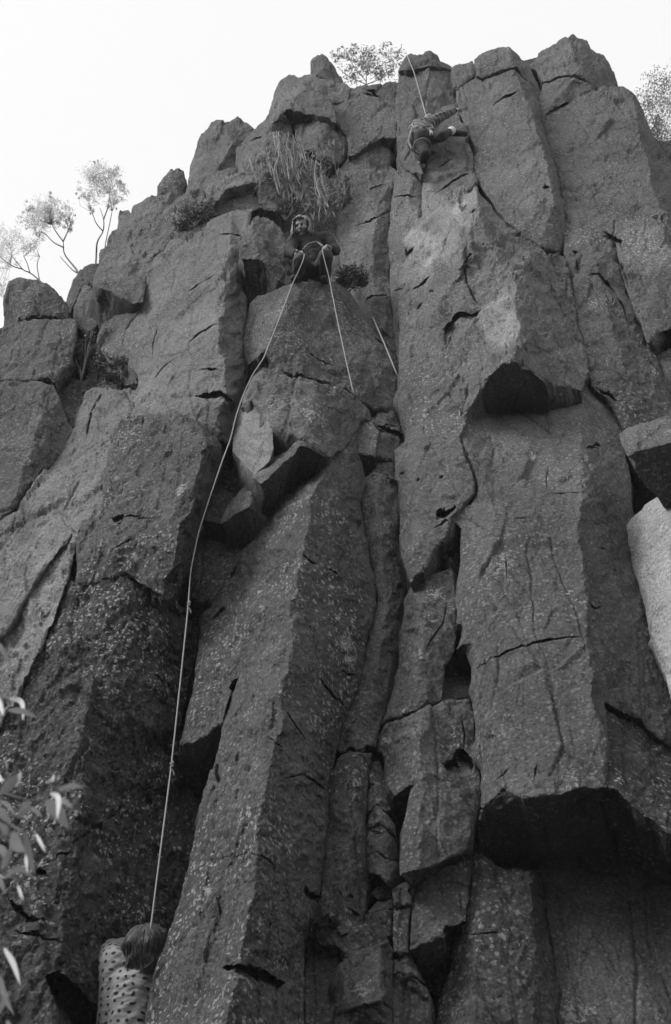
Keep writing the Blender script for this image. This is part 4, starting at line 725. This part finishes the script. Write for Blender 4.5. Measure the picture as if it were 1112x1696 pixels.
# ------------------------------------------------------------------ gum sapling close to the camera at the left edge
def sapling():
    Y = 2.7; rng = np.random.default_rng(31); root = empty('gum_sapling', (aty(-120, 1500, Y)[0], Y, .1))
    tag(root, 'gum sapling whose narrow leaves hang into the picture at the lower left edge', 'sapling')
    L = [  # centre line (px), width px, edge-on amount (1 = blade lies flat to the sky, backlit)
     ([(16,1157),(36,1163),(39,1194)],9,.9),([(-6,1150),(1,1168),(6,1186)],8,.9),([(14,1176),(38,1178),(63,1189)],11,.2),([(35,1278),(31,1292),(25,1304)],7,.9),([(90,1283),(88,1290),(87,1295)],5,.9),
     ([(84,1314),(97,1322),(95,1358)],10,.8),([(97,1309),(118,1302),(141,1303)],10,.3),([(100,1324),(110,1329),(122,1339)],9,.2),([(77,1326),(96,1345),(113,1372)],24,.0),([(48,1326),(40,1342),(28,1356)],15,.15),
     ([(50,1337),(60,1343),(71,1354)],8,.3),([(0,1326),(14,1334),(27,1352)],8,.5),([(40,1378),(48,1415),(58,1449)],13,.1),([(23,1378),(28,1400),(42,1410)],21,.0),([(60,1381),(68,1396),(76,1412)],6,.8),([(43,1416),(44,1430),(46,1446)],4,.9),
     ([(8,1454),(30,1439),(57,1453)],11,.4),([(-4,1450),(2,1462),(9,1480)],9,.4),([(30,1466),(34,1478),(39,1492)],4,.7),([(7,1570),(22,1595),(34,1631)],10,.8),([(1,1616),(8,1650),(24,1682)],10,.6),([(32,1284),(14,1302),(-4,1325)],18,.0),
     ([(-6,1336),(4,1356),(10,1384)],24,.0),([(-8,1010),(10,1012),(26,1022)],9,.1),([(-6,1060),(6,1080),(21,1106)],9,.2),([(-10,1270),(0,1290),(8,1292)],9,.9),([(-12,1690),(6,1660),(16,1640)],10,.2),([(12,1690),(18,1705),(30,1720)],10,.4),([(5,1260),(12,1268),(8,1290)],4,.6),([(20,1405),(10,1425),(4,1440)],12,.1),([(-5,1400),(6,1410),(14,1430)],14,.1)]
    TW = [[(-120,1500),(-60,1380),(-10,1320),(30,1322),(60,1326),(88,1308)],[(-120,1500),(-70,1250),(-30,1170),(16,1156)],[(-60,1380),(-20,1290),(5,1265),(10,1255)],[(-120,1560),(-60,1480),(-10,1440),(10,1452)],[(-30,1340),(15,1365),(40,1378)],[(-120,1640),(-50,1590),(7,1570)],[(-100,1250),(-60,1060),(-8,1008)],[(-120,1700),(-40,1640),(0,1616)]]
    TO = []
    for tw in TW:
        mb = MB(); P = spline([aty(x, y, Y + .02 * math.sin(k * 2)) for k, (x, y) in enumerate(tw)], 5); mb.tube(P, np.linspace(.006, .0015, len(P)), 5); TO.append((mb.build('twig', BARK, root), P))
    for cl, wpx, up in L:
        mb = MB(); yy = Y + rng.uniform(-.25, .25); C = spline([aty(x, y, yy + .03 * k) for k, (x, y) in enumerate(cl)], 6); n = len(C)
        wm = .95 * wpx * yy / rays(cl[1])[1] / FPX; V = []
        view = unit(C[n // 2] - CAM)
        for i in range(n):
            t = i / (n - 1); tg = unit(C[min(i + 1, n - 1)] - C[max(i - 1, 0)]); ac = unit(np.cross(tg, view))
            ac3 = ac + view * up * 1.6 * (1 if ac[2] > 0 else -1); wd = wm * .5 * (math.sin(math.pi * min(1, .06 + t * .94)) ** .8 * (1.15 - .35 * t))
            V += [C[i] - ac3 * wd, C[i] + np.cross(ac3, tg) * wd * .12, C[i] + ac3 * wd]
        F = [(i * 3 + j, i * 3 + j + 1, i * 3 + 4 + j, i * 3 + 3 + j) for i in range(n - 1) for j in (0, 1)]
        mb.add(V, None, F); tw_ = min(TO, key=lambda q: np.linalg.norm(q[1] - C[0], axis=1).min())[0]; mb.build('leaf', GUM_BACKLIT if up > .65 else GUMF, tw_)
    mb = MB(); P = spline([(root.location[0] - .02, Y, -.1), aty(-125, 1700, Y), aty(-118, 1450, Y), aty(-105, 1150, Y), aty(-80, 950, Y)], 6); mb.tube(P, np.linspace(.016, .006, len(P)), 7); mb.build('stem', BARK, root)
sapling()

# ------------------------------------------------------------------ climbers
def ico(n):
    bm = bmesh.new(); bmesh.ops.create_icosphere(bm, subdivisions=n, radius=1); bm.verts.ensure_lookup_table()
    v = np.array([x.co[:] for x in bm.verts]); f = np.array([[q.index for q in x.verts] for x in bm.faces]); bm.free(); return v, f
ICO = [ico(2), ico(3)]
def blob_mesh(name, segs, material, parent, voxel=.008, smooth=6, folds=0.0):
    """one continuous skin over tapered limbs: segs = (p0, r0, p1, r1) or (centre, (rx,ry,rz), R3x3)"""
    VS, FS, nn = [], [], 0
    def put(c, M, lvl):
        nonlocal nn
        v, f = ICO[lvl]; VS.append(v @ M.T + c); FS.append(f + nn); nn += len(v)
    for s_ in segs:
        if len(s_) == 4:
            p0, r0, p1, r1 = vec(s_[0]), s_[1], vec(s_[2]), s_[3]; L = np.linalg.norm(p1 - p0); k = max(2, int(L / (.35 * min(r0, r1))) + 1)
            for i in range(k):
                t = i / (k - 1); put(p0 + (p1 - p0) * t, np.eye(3) * (r0 + (r1 - r0) * t), 0)
        else:
            c, rad, R = s_; put(vec(c), np.asarray(R) @ np.diag(rad), 1)
    me = mesh_np(name, np.concatenate(VS), np.concatenate(FS))
    tmp = bpy.data.objects.new('tmp', me); COL.objects.link(tmp)
    m = tmp.modifiers.new('r', 'REMESH'); m.mode = 'VOXEL'; m.voxel_size = voxel; m.use_smooth_shade = True
    if smooth: q = tmp.modifiers.new('s', 'SMOOTH'); q.factor = .5; q.iterations = smooth
    dg = bpy.context.evaluated_depsgraph_get(); dg.update()
    res = bpy.data.meshes.new_from_object(tmp.evaluated_get(dg)); bpy.data.objects.remove(tmp); res.name = name
    loc = np.zeros(3); q_ = parent
    while q_ is not None: loc = loc + vec(q_.location); q_ = q_.parent
    n = len(res.vertices); co = np.zeros(n * 3, np.float32); res.vertices.foreach_get('co', co)
    co = co.reshape(-1, 3)
    if folds:                                            # cloth creases
        no = np.zeros(n * 3, np.float32); res.vertices.foreach_get('normal', no); no = no.reshape(-1, 3)
        q = co @ np.array([[.8, 0, .6], [0, 1, 0], [-.6, 0, .8]]).T * np.array([5.0, 6.0, 15.0])
        cr = 1 - 2 * np.abs(fbm(q, 3, 19)); co = co + no * (folds * cr * (.5 + .5 * vnoise(co * 5.0, 23)))[:, None]
    org = co.mean(0); res.vertices.foreach_set('co', (co - org).ravel().astype(np.float32)); res.update()
    res.polygons.foreach_set('use_smooth', np.ones(len(res.polygons), bool)); res.materials.clear()
    o = link(name, res, material, parent); o.location = org - loc; return o
def frame(fwd, up):
    f = unit(fwd); r = unit(np.cross(f, up)); u = np.cross(r, f); return np.stack([r, f, u], 1)     # columns: right, forward, up
def head_segs(c, R, s=1.0):
    def q(x, y, z): return vec(c) + R @ np.array([x, y, z]) * s
    S = [(q(0, -.012, .03), (.074 * s, .095 * s, .088 * s), R), (q(0, .012, -.03), (.062 * s, .072 * s, .085 * s), R), (q(0, .045, -.085), .028 * s, q(0, .055, -.09), .024 * s)]
    S += [(q(0, .075, .01), .012 * s, q(0, .10, -.03), .016 * s), (q(-.02, .078, -.062), .009 * s, q(.02, .078, -.062), .009 * s)]
    for sx in (-1, 1): S += [(q(sx * .076, -.005, .012), .011 * s, q(sx * .074, .0, -.03), .009 * s), (q(sx * .035, .075, .028), .012 * s, q(sx * .015, .082, .026), .011 * s), (q(sx * .045, .06, -.03), .022 * s, q(sx * .04, .055, -.05), .02 * s)]
    return S
def hand_segs(wrist, pointing, palmn, curl=1.0, s=1.0):
    """palm, four unequal curled fingers and a thumb leaving the side of the palm"""
    p = unit(pointing); n = unit(vec(palmn) - p * np.dot(palmn, p)); r = np.cross(p, n); w_ = vec(wrist); S = []
    for k in (-1, 0, 1): S.append((w_ + r * k * .018 * s, .017 * s, w_ + p * .085 * s + r * k * .026 * s, .014 * s))
    for k, ln in zip((-1.5, -.5, .5, 1.5), (.078, .088, .082, .064)):
        a = w_ + p * .088 * s + r * k * .020 * s; d = p; rr = .0098 * s
        for j, fr in enumerate((.45, .32, .23)):
            ang = curl * (.75 + .15 * j); d = unit(d * math.cos(ang) + n * math.sin(ang)); n2 = unit(n - d * np.dot(n, d)); b = a + d * ln * fr * s
            S.append((a, rr, b, rr * .93)); a = b; rr *= .93; 
            if j < 2: n = n2
        n = unit(vec(palmn) - p * np.dot(palmn, p))
    a = w_ + p * .025 * s - r * .032 * s; b = a + (p * .5 - r * .75 + n * .35) * .045 * s; c = b + (p * .8 - r * .1 + n * .6) * .032 * s
    S += [(a, .014 * s, b, .011 * s), (b, .011 * s, c, .009 * s)]
    return S
def hair_mesh(name, c, R, material, parent, rad=(.088, .105, .105), drop=.12, n=420, seed=1, face_open=.6, flare=-.25, thick=.0062, mess=.006):
    """locks combed from the crown, falling straight down (world) past the widest part of the head"""
    rng = np.random.default_rng(seed); mb = MB(); rad = np.array(rad); k = 0; clump = None
    while k < n:
        if k % 7 == 0 or clump is None:
            az = rng.uniform(-math.pi, math.pi)
            if abs(az) < face_open and rng.random() < .35: clump = None; continue
            clump = (az, rng.uniform(.45, 1.15), rng.normal(0, .38), rng.uniform(.96, 1.24), rng.uniform(.0, .12))
        k += 1; az, lf, wav, puff, top = clump; az = az + rng.normal(0, .07); P = []; ph0 = math.pi / 2 - top
        front = abs(az) < face_open; end = .62 if front else -.10; tw = rng.normal(0, .05)
        for i in range(7):
            t = i / 6; a = az + wav * t + tw * t; ph = ph0 + (end - ph0) * t
            P.append(vec(c) + R @ (np.array([math.sin(a) * math.cos(ph), math.cos(a) * math.cos(ph), math.sin(ph)]) * rad * (1 + (puff - 1) * t + rng.normal(0, .012))))
        if front: az = math.copysign(face_open, az); lf *= .4
        out_ = R @ np.array([math.sin(az + wav), math.cos(az + wav), 0]); L = drop * lf * rng.uniform(.85, 1.1); sw = rng.normal(0, .18)
        side = np.cross(out_, [0, 0, 1.0])
        for i in range(1, 5):
            u = i / 4; P.append(P[6] + out_ * L * (flare * u - .45 * abs(flare) * u * u * u) + side * L * sw * u * u + np.array([rng.normal(0, .002), rng.normal(0, .002), -L * u]))
        if front: P = P[:7] + [P[6]] * 0 + [P[6] + (P[6] - P[5]) * .15 * j for j in (1, 2, 3, 4)]
        P = np.array(P); cvec = P - vec(c); cvec /= np.linalg.norm(cvec, axis=1)[:, None]; amt = np.linspace(.2, 1, len(P)) * mess
        P = P + cvec * (vnoise(P * 16, 3) * amt)[:, None] + np.stack([vnoise(P * 20, 4), vnoise(P * 20, 5), 0 * amt], 1) * (amt * .7)[:, None]
        if mess > .012 and rng.random() < .05: P = P + cvec * (np.linspace(0, 1, len(P)) ** 2 * rng.uniform(.01, .03))[:, None]
        mb.tube(P, np.array([.45, .8, 1, 1, 1, 1, 1, .95, .8, .55, .12]) * thick * rng.uniform(.7, 1.3), 5)
    return mb.build(name, material, parent)
def hairmat(name, base):
    m = mat(name, base, .6); t = m.node_tree; g = t.nodes.new('ShaderNodeNewGeometry'); r = t.nodes.new('ShaderNodeMapRange'); r.inputs['To Min'].default_value = base * .45; r.inputs['To Max'].default_value = base * 1.7
    c = t.nodes.new('ShaderNodeCombineColor'); t.links.new(g.outputs['Random Per Island'], r.inputs['Value'])
    for k in range(3): t.links.new(r.outputs[0], c.inputs[k])
    t.links.new(c.outputs[0], t.nodes['Principled BSDF'].inputs['Base Color']); return m
SKIN = mat('skin', .27, .6); HAIRL = hairmat('fair_hair', .17); HAIRD = hairmat('brown_hair', .06)
SWEAT = mat('dark_wool', .03); TROUS = mat('cord_trousers', .065); BOOT = mat('boot_leather', .02, .6); NYLON = mat('nylon_tape', .30, .7); SOCK = mat('white_sock', .6); METAL = mat('alloy', .45, .35)
DARKP = mat('dark_trousers', .028); TAPE = mat('grey_tape', .26)
def knit(name, base, dots):
    m = bpy.data.materials.new(name); m.use_nodes = True; t = m.node_tree; N, L = t.nodes, t.links; b = N['Principled BSDF']; b.inputs['Roughness'].default_value = .85; b.inputs['Specular IOR Level'].default_value = .1
    tc = N.new('ShaderNodeTexCoord'); mp = N.new('ShaderNodeMapping')
    L.new(tc.outputs['Object'], mp.inputs[0])
    if dots:
        mp.inputs['Rotation'].default_value = (math.radians(90), 0, math.radians(38)); mp.inputs['Scale'].default_value = (20, 20, 20)
        v = N.new('ShaderNodeTexVoronoi'); v.voronoi_dimensions = '2D'; v.inputs['Randomness'].default_value = .12; v.inputs['Scale'].default_value = 1
        mp.inputs['Rotation'].default_value = (math.radians(-90), math.radians(20), 0)
        dn = N.new('ShaderNodeTexNoise'); dn.inputs['Scale'].default_value = 7; L.new(tc.outputs['Object'], dn.inputs['Vector'])
        da = N.new('ShaderNodeVectorMath'); da.operation = 'MULTIPLY_ADD'; L.new(dn.outputs['Color'], da.inputs[0]); da.inputs[1].default_value = (1.5, 1.5, 1.5); L.new(mp.outputs[0], da.inputs[2])
        L.new(da.outputs[0], v.inputs['Vector']); r = N.new('ShaderNodeMapRange'); r.inputs['From Min'].default_value = .16; r.inputs['From Max'].default_value = .25
        r.inputs['To Min'].default_value = .035; r.inputs['To Max'].default_value = base; L.new(v.outputs['Distance'], r.inputs['Value']); col = r.outputs[0]
    else:                                                  # checked shirt
        mp.inputs['Rotation'].default_value = (.4, .5, .3); w1 = N.new('ShaderNodeTexWave'); w1.inputs['Scale'].default_value = 5; w2 = N.new('ShaderNodeTexWave'); w2.bands_direction = 'Z'; w2.inputs['Scale'].default_value = 5
        L.new(mp.outputs[0], w1.inputs[0]); L.new(mp.outputs[0], w2.inputs[0]); mu = N.new('ShaderNodeMath'); mu.operation = 'ADD'; L.new(w1.outputs['Fac'], mu.inputs[0]); L.new(w2.outputs['Fac'], mu.inputs[1])
        r = N.new('ShaderNodeMapRange'); r.inputs['From Min'].default_value = .3; r.inputs['From Max'].default_value = 1.7; r.inputs['To Min'].default_value = .05; r.inputs['To Max'].default_value = base; L.new(mu.outputs[0], r.inputs['Value']); col = r.outputs[0]
    c = N.new('ShaderNodeCombineColor')
    for k in range(3): L.new(col, c.inputs[k])
    L.new(c.outputs[0], b.inputs['Base Color'])
    if dots:
        wv = N.new('ShaderNodeTexNoise'); wv.inputs['Scale'].default_value = 9; mp2 = N.new('ShaderNodeMapping'); mp2.inputs['Rotation'].default_value = (0, math.radians(-35), 0); mp2.inputs['Scale'].default_value = (.35, 1, 2.2)
        L.new(tc.outputs['Object'], mp2.inputs[0]); L.new(mp2.outputs[0], wv.inputs['Vector']); bp = N.new('ShaderNodeBump'); bp.inputs['Distance'].default_value = .03; bp.inputs['Strength'].default_value = .6
        L.new(wv.outputs['Fac'], bp.inputs['Height']); L.new(bp.outputs[0], b.inputs['Normal'])
    return m
CHECK = knit('checked_shirt', .22, False); SPOT = knit('spotted_shirt', .29, True)

DBG = []
def dist(n, a, b): DBG.append('%s %.2f' % (n, np.linalg.norm(vec(a) - vec(b))))

# --- belayer sitting on the ledge, facing the camera
def belayer():
    F = at(493, 463, .42); Y0 = F[1]
    J = lambda x, y, dy: aty(x, y, Y0 + dy)
    hd, nk = J(501, 377, .28), J(507, 397, .34); shL, shR = J(487, 400, .36), J(541, 396, .40); ch = J(514, 405, .40); pel = J(519, 450, .42)
    elL, elR = J(480, 418, .26), J(556, 415, .32); wrL, wrR = J(492, 422, .04), J(546, 411, .10)
    hpL, hpR = J(508, 450, .40), J(532, 448, .42); knL, knR = J(499, 430, -.04), J(540, 424, -.02); anL, anR = J(494, 455, .12), J(539, 458, .20)
    for n_, a, b in (('B thighL', hpL, knL), ('thighR', hpR, knR), ('shinL', knL, anL), ('shinR', knR, anR), ('uarmL', shL, elL), ('farmL', elL, wrL), ('uarmR', shR, elR), ('farmR', elR, wrR), ('sh', shL, shR), ('torso', pel, nk), ('neck', nk, hd)): dist(n_, a, b)
    root = empty('person', J(515, 460, .35)); tag(root, 'person in a dark sweater seated on the ledge, holding rope in both hands', 'person', 'climbers on the cliff')
    R = frame(unit([-.28, -.75, -.45]), unit([-.12, -.35, .95]))
    hands = hand_segs(wrL, J(501, 420, .0) - wrL, vec([0.1, -.3, -.9]), 1.0, .95) + hand_segs(wrR, J(535, 408, .02) - wrR, vec([-.1, -.3, -.9]), 1.0, .95)
    body = head_segs(hd, R) + [(nk, .05, hd + R @ np.array([0, -.02, -.05]), .05), (nk, .06, ch, .10), (ch, .12, pel, .12), (shL, .06, elL, .04), (elL, .042, wrL, .026), (shR, .06, elR, .04), (elR, .042, wrR, .026)] + hands
    for h, k, a in ((hpL, knL, anL), (hpR, knR, anR)): body += [(pel, .10, h, .09), (h, .08, k, .055), (k, .055, a, .036)]
    bd = blob_mesh('body', body, SKIN, root, .0075, 3)
    sw = [(nk - vec([0, 0, .03]), .065, ch, .13), (ch, .14, pel + vec([0, 0, .08]), .14), (shL, .075, ch, .12), (shR, .075, ch, .12), (shL, .072, elL, .055), (elL, .055, wrL + (elL - wrL) * .16, .038), (shR, .072, elR, .055), (elR, .055, wrR + (elR - wrR) * .16, .038), (shL, .07, shR, .07)]
    blob_mesh('sweater', sw, SWEAT, root, .010, 4, .022)
    tr = []
    for h, k, a in ((hpL, knL, anL), (hpR, knR, anR)): tr += [(pel, .125, h, .105), (h, .10, k, .072), (k, .074, a + (k - a) * .12, .056)]
    blob_mesh('trousers', tr, TROUS, root, .010, 3, .016)
    for a, t in ((anL, J(487, 461, -.06)), (anR, J(536, 462, .04))):
        b = blob_mesh('boot', [(a + vec([0, .03, -.04]), .048, a + vec([0, .02, .05]), .05), (a + vec([0, .03, -.05]), .045, t, .04)], BOOT, root, .010, 3)
    hair_mesh('hair', hd + R @ np.array([0, -.015, .02]), R, HAIRL, root, (.094, .108, .108), .15, 460, 3, face_open=1.05, flare=.16)
    for sx in (-1, 1):
        ey = MB(); c = hd + R @ np.array([sx * .033, .083, .008]); ey.tube([c - R[:, 0] * .013, c, c + R[:, 0] * .013], [.005, .009, .005], 6); ey.build('eye', BOOT, bd)
    mo = MB(); c = hd + R @ np.array([0, .088, -.062]); mo.tube([c - R[:, 0] * .022, c, c + R[:, 0] * .022], [.003, .005, .003], 5); mo.build('lips', mat('lips', .16), bd)
    w_ = MB(); P = spline([J(502, 414, .20), J(510, 406, .20), J(520, 402, .18), J(527, 402, .18), J(535, 408, .12)], 8); w_.tube(P, .011 + .004 * np.sin(np.arange(len(P)) * 1.7), 7); w_.build('waist_loop', mat('worn_tape', .2), root)
    return wrL, wrR, J
bwL, bwR, BJ = belayer()

# --- leader high on the wall, legs spread across a block, seen from below
def leader():
    Y0 = at(712, 230, .12)[1]
    J = lambda x, y, dy: aty(x, y, Y0 + dy)
    pel = J(702, 231, -.18); ch = J(697, 213, -.04); nk = J(704, 205, .04); hd = J(712, 203, .20); shL, shR = J(688, 214, .02), J(714, 204, .02)
    elR, wrR = J(733, 192, .02), J(752, 183, .10); elL, wrL = J(683, 234, .0), J(686, 256, .10)
    hpL, hpR = J(697, 237, -.16), J(710, 228, -.16); knR, anR = J(731, 226, -.30), J(748, 217, -.12); knL, anL = J(705, 255, -.30), J(698, 272, -.14)
    for n_, a, b in (('L thighL', hpL, knL), ('thighR', hpR, knR), ('shinL', knL, anL), ('shinR', knR, anR), ('uarmL', shL, elL), ('farmL', elL, wrL), ('uarmR', shR, elR), ('farmR', elR, wrR), ('sh', shL, shR), ('torso', pel, nk), ('neck', nk, hd)): dist(n_, a, b)
    root = empty('person', pel); tag(root, 'person in a harness climbing near the top of the cliff, one arm stretched right', 'person', 'climbers on the cliff')
    R = frame([.3, .9, .3], [0, -.2, 1])
    body = head_segs(hd, R) + [(nk, .05, hd, .05), (nk, .06, ch, .10), (ch, .11, pel, .11), (shL, .06, elL, .04), (elL, .042, wrL, .028), (shR, .06, elR, .04), (elR, .042, wrR, .028)] + hand_segs(wrR, J(759, 180, .12) - wrR, vec([.2, .9, -.3]), .7) + hand_segs(wrL, J(688, 266, .14) - wrL, vec([.2, .9, 0]), .7)
    for h, k, a in ((hpL, knL, anL), (hpR, knR, anR)): body += [(pel, .1, h, .09), (h, .08, k, .055), (k, .055, a, .038)]
    blob_mesh('body', body, SKIN, root, .010, 3)
    sh = [(nk, .07, ch, .13), (ch, .14, pel + vec([0, 0, .12]), .13), (shL, .08, ch, .12), (shR, .08, ch, .12), (shL, .075, elL, .06), (elL, .06, wrL, .042), (shR, .075, elR, .062), (elR, .062, wrR, .045)]
    blob_mesh('shirt', sh, CHECK, root, .011, 2, .024)
    tr = [(pel, .14, pel + vec([0, .05, .06]), .13)]
    for h, k, a in ((hpL, knL, anL), (hpR, knR, anR)): tr += [(pel, .12, h, .10), (h, .092, k, .068), (k, .068, a + (k - a) * .3, .052)]
    blob_mesh('trousers', tr, DARKP, root, .011, 3, .014)
    for a, k, t in ((anR, knR, J(771, 222, -.04)), (anL, knL, J(700, 288, -.06))):
        s_ = blob_mesh('sock', [(a + unit(k - a) * .07, .052, a - unit(k - a) * .01, .06)], SOCK, root, .010, 2)
        blob_mesh('boot', [(a - unit(k - a) * .03 + vec([0, .02, -.02]), .05, t, .04)], BOOT, root, .010, 2)
    def loop(c, ax, r, rr, nm, m):
        b = MB(); R_ = frame(ax, [0, 0, 1]); b.tube([vec(c) + R_ @ np.array([r[0] * math.cos(t), 0, r[1] * math.sin(t)]) for t in np.linspace(0, 2 * np.pi, 21)], rr, 6, False); return b.build(nm, m, root)
    mid = lambda a, b, t: a + (b - a) * t
    loop(mid(hpL, knL, .35), knL - hpL, (.112, .112), .012, 'leg_loop', TAPE); loop(mid(hpR, knR, .3), knR - hpR, (.112, .112), .012, 'leg_loop', TAPE)
    wb = loop(pel + vec([0, .02, .11]), [0, .3, 1], (.15, .14), .014, 'waist_belt', TAPE)
    sl_ = MB(); P = spline([J(688, 214, -.2), J(683, 206, -.16), J(690, 203, -.12), J(698, 206, -.22), J(712, 206, -.24), J(717, 211, -.24), J(712, 214, -.24)], 7); sl_.tube(P, .011, 6); sl_.build('gear_sling', NYLON, root)
    sl_ = MB(); P = spline([J(683, 212, -.18), J(679, 226, -.2), J(678, 236, -.18), J(682, 246, -.18), J(684, 252, -.12)], 7); sl_.tube(P, .012, 6); sl_.build('gear_sling', NYLON, root)
    kb = MB(); P = [J(711, 212, -.28), J(713, 218, -.3), J(713, 224, -.3), J(717, 224, -.3), J(716, 219, -.3), J(712, 214, -.28)]; kb.tube(P, .010, 6); kb.build('karabiner', METAL, wb)
    return pel, J
lpel, LJ = leader()

# --- second climber at the foot of the wall, back to the camera
def second():
    Y0 = at(215, 1640, -.18)[1]
    J = lambda x, y, dy: aty(x, y, Y0 + dy)
    hd = J(242, 1567, .02); nk = J(232, 1604, -.02); shL, shR = J(187, 1596, .0), J(252, 1622, .04); ch = J(214, 1640, -.02); pel = J(206, 1760, -.05)
    elL, wrL = J(184, 1574, .24), J(215, 1566, .40); elR, wrR = J(262, 1595, .22), J(252, 1572, .34)
    hpL, hpR = J(192, 1775, .0), J(222, 1775, .0); knL, knR = J(185, 1850, .30), J(235, 1870, .25); anL, anR = J(188, 1960, .1), J(238, 1985, .1)
    for n_, a, b in (('S uarmL', shL, elL), ('farmL', elL, wrL), ('uarmR', shR, elR), ('farmR', elR, wrR), ('sh', shL, shR), ('torso', pel, nk), ('neck', nk, hd), ('thigh', hpL, knL), ('shin', knL, anL)): dist(n_, a, b)
    root = empty('person', pel); tag(root, 'person with dark hair and a pale spotted shirt at the bottom, seen from behind', 'person', 'climbers on the cliff')
    R = frame([.25, .8, .45], [.05, -.5, .85])
    body = head_segs(hd, R, 1.02) + [(nk, .052, hd, .055), (nk, .06, ch, .10), (ch, .12, pel, .12), (shL, .06, elL, .042), (elL, .042, wrL, .028), (shR, .06, elR, .042), (elR, .042, wrR, .028)] + hand_segs(wrR, J(254, 1552, .36) - wrR, vec([.0, 1, -.2]), .6) + hand_segs(wrL, J(232, 1560, .44) - wrL, vec([.2, 1, 0]), .6)
    for h, k, a in ((hpL, knL, anL), (hpR, knR, anR)): body += [(pel, .1, h, .09), (h, .085, k, .058), (k, .058, a, .038), (a, .04, a + vec([0, .16, -.05]), .03)]
    blob_mesh('body', body, SKIN, root, .0075, 3)
    bl, br = J(190, 1650, .0), J(236, 1655, .02); ll, lr = J(186, 1720, .0), J(226, 1722, .0)
    sh = [(nk - vec([0, 0, .06]), .075, ch, .125), (shL, .082, bl, .095), (shR, .08, br, .095), (bl, .095, ll, .095), (br, .095, lr, .095), (ch, .12, pel, .13), (ll, .1, pel, .13), (lr, .1, pel, .13), (shL, .082, elL, .066), (elL, .066, wrL, .046), (shR, .075, elR, .058), (elR, .058, wrR + (elR - wrR) * .3, .045), (shL, .07, shR, .07)]
    blob_mesh('shirt', sh, SPOT, root, .008, 3, .020)
    tr = []
    for h, k, a in ((hpL, knL, anL), (hpR, knR, anR)): tr += [(pel, .14, h, .11), (h, .105, k, .076), (k, .076, a, .055)]
    blob_mesh('trousers', tr, DARKP, root, .011, 3, .014)
    hair_mesh('hair', hd + R @ np.array([0, -.012, .015]), R, HAIRD, root, (.094, .112, .106), .14, 2600, 5, face_open=.7, thick=.0038, mess=.026, flare=-.05)
    return J
SJ = second()

# ------------------------------------------------------------------ ropes
def resample3(P):
    out = []
    for a, b in zip(P[:-1], P[1:]):
        m = max(1, int(np.linalg.norm(b - a) / .06)); out += [a + (b - a) * j / m for j in range(m)]
    out = np.array(out + [P[-1]])
    for _ in range(2): out[1:-1] = out[1:-1] * .5 + (out[:-2] + out[2:]) * .25
    return out
def rope(pts, label, name='climbing_rope', r=.0056):
    P = np.array(pts); P = resample3(P); mb = MB(); mb.tube(P, r, 6); o = mb.build(name, ROPE); tag(o, label, 'rope', 'climbing ropes'); return o
Y2 = at(249, 1543, 0.0)[1]
low = [aty(249, 1545, at(215, 1640, -.18)[1] - .10), at(266, 1410, .08), at(284, 1270, .10), at(299, 1130, .16), at(312, 1005, .22), at(316, 945, .28), at(329, 882, .34), at(345, 832, .40), at(369, 762, .44), at(383, 725, .40), at(391, 690, .44), at(404, 652, .46), at(421, 615, .55), at(436, 597, .58), at(442, 580, .56), at(462, 530, .52), at(485, 470, .47), BJ(488, 462, -.12), BJ(496, 448, -.16), BJ(505, 424, -.17), BJ(504, 420, -.08)]
o = rope(low, 'long pale rope from the lowest climber up the cracks to the seated person')
for (x, y, d) in ((285, 1268, .10), (313, 1002, .22)):
    mb = MB(); c = at(x, y, d)
    mb.tube(spline([c + vec(v) for v in ((-.004, -.008, .03), (.012, -.012, .016), (-.010, -.014, .006), (.011, -.012, -.006), (-.008, -.012, -.018), (.012, -.006, -.045), (.02, -.004, -.075))], 4), .0062, 5)
    k = mb.build('knot', ROPE); k.parent = o; k.location = vec(k.location) - vec(o.location)
rope([BJ(537, 408, .0), BJ(533, 412, -.14), BJ(545, 458, -.08), at(559, 530, .42), at(574, 600, .40), at(587, 656, .34), at(589, 664, .22), at(590, 668, .05)], 'pale rope hanging from the right hand of the seated person to the block below')
rope([at(617, 524, -.35), at(620, 531, .02), at(638, 572, .06), at(652, 606, .06), at(660, 626, .0)], 'short length of rope running into the corner crack right of the pedestal', r=.008)
rope([LJ(705, 208, -.20), LJ(707, 196, -.10), at(697, 160, .18), at(686, 120, .18), at(675, 93, .16), aty(672, 88, at(675, 93, .1)[1] + .5)], 'rope running from the highest climber up over the summit block', r=.007)

# ------------------------------------------------------------------ sunlit haze in the gully
def haze():
    bm = bmesh.new(); bmesh.ops.create_cube(bm, size=1.0, matrix=Matrix.Translation((0, 0, 24.0)) @ Matrix.Diagonal((330, 330, 56, 1)))
    me = bpy.data.meshes.new('haze'); bm.to_mesh(me); bm.free()
    m = bpy.data.materials.new('haze'); m.use_nodes = True; t = m.node_tree; t.nodes.clear(); out = t.nodes.new('ShaderNodeOutputMaterial'); v = t.nodes.new('ShaderNodeVolumePrincipled')
    v.inputs['Color'].default_value = (.9, .9, .9, 1); v.inputs['Density'].default_value = .0010; v.inputs['Anisotropy'].default_value = .0
    t.links.new(v.outputs[0], out.inputs['Volume']); o = link('haze', me, m); o['kind'] = 'stuff'
haze()
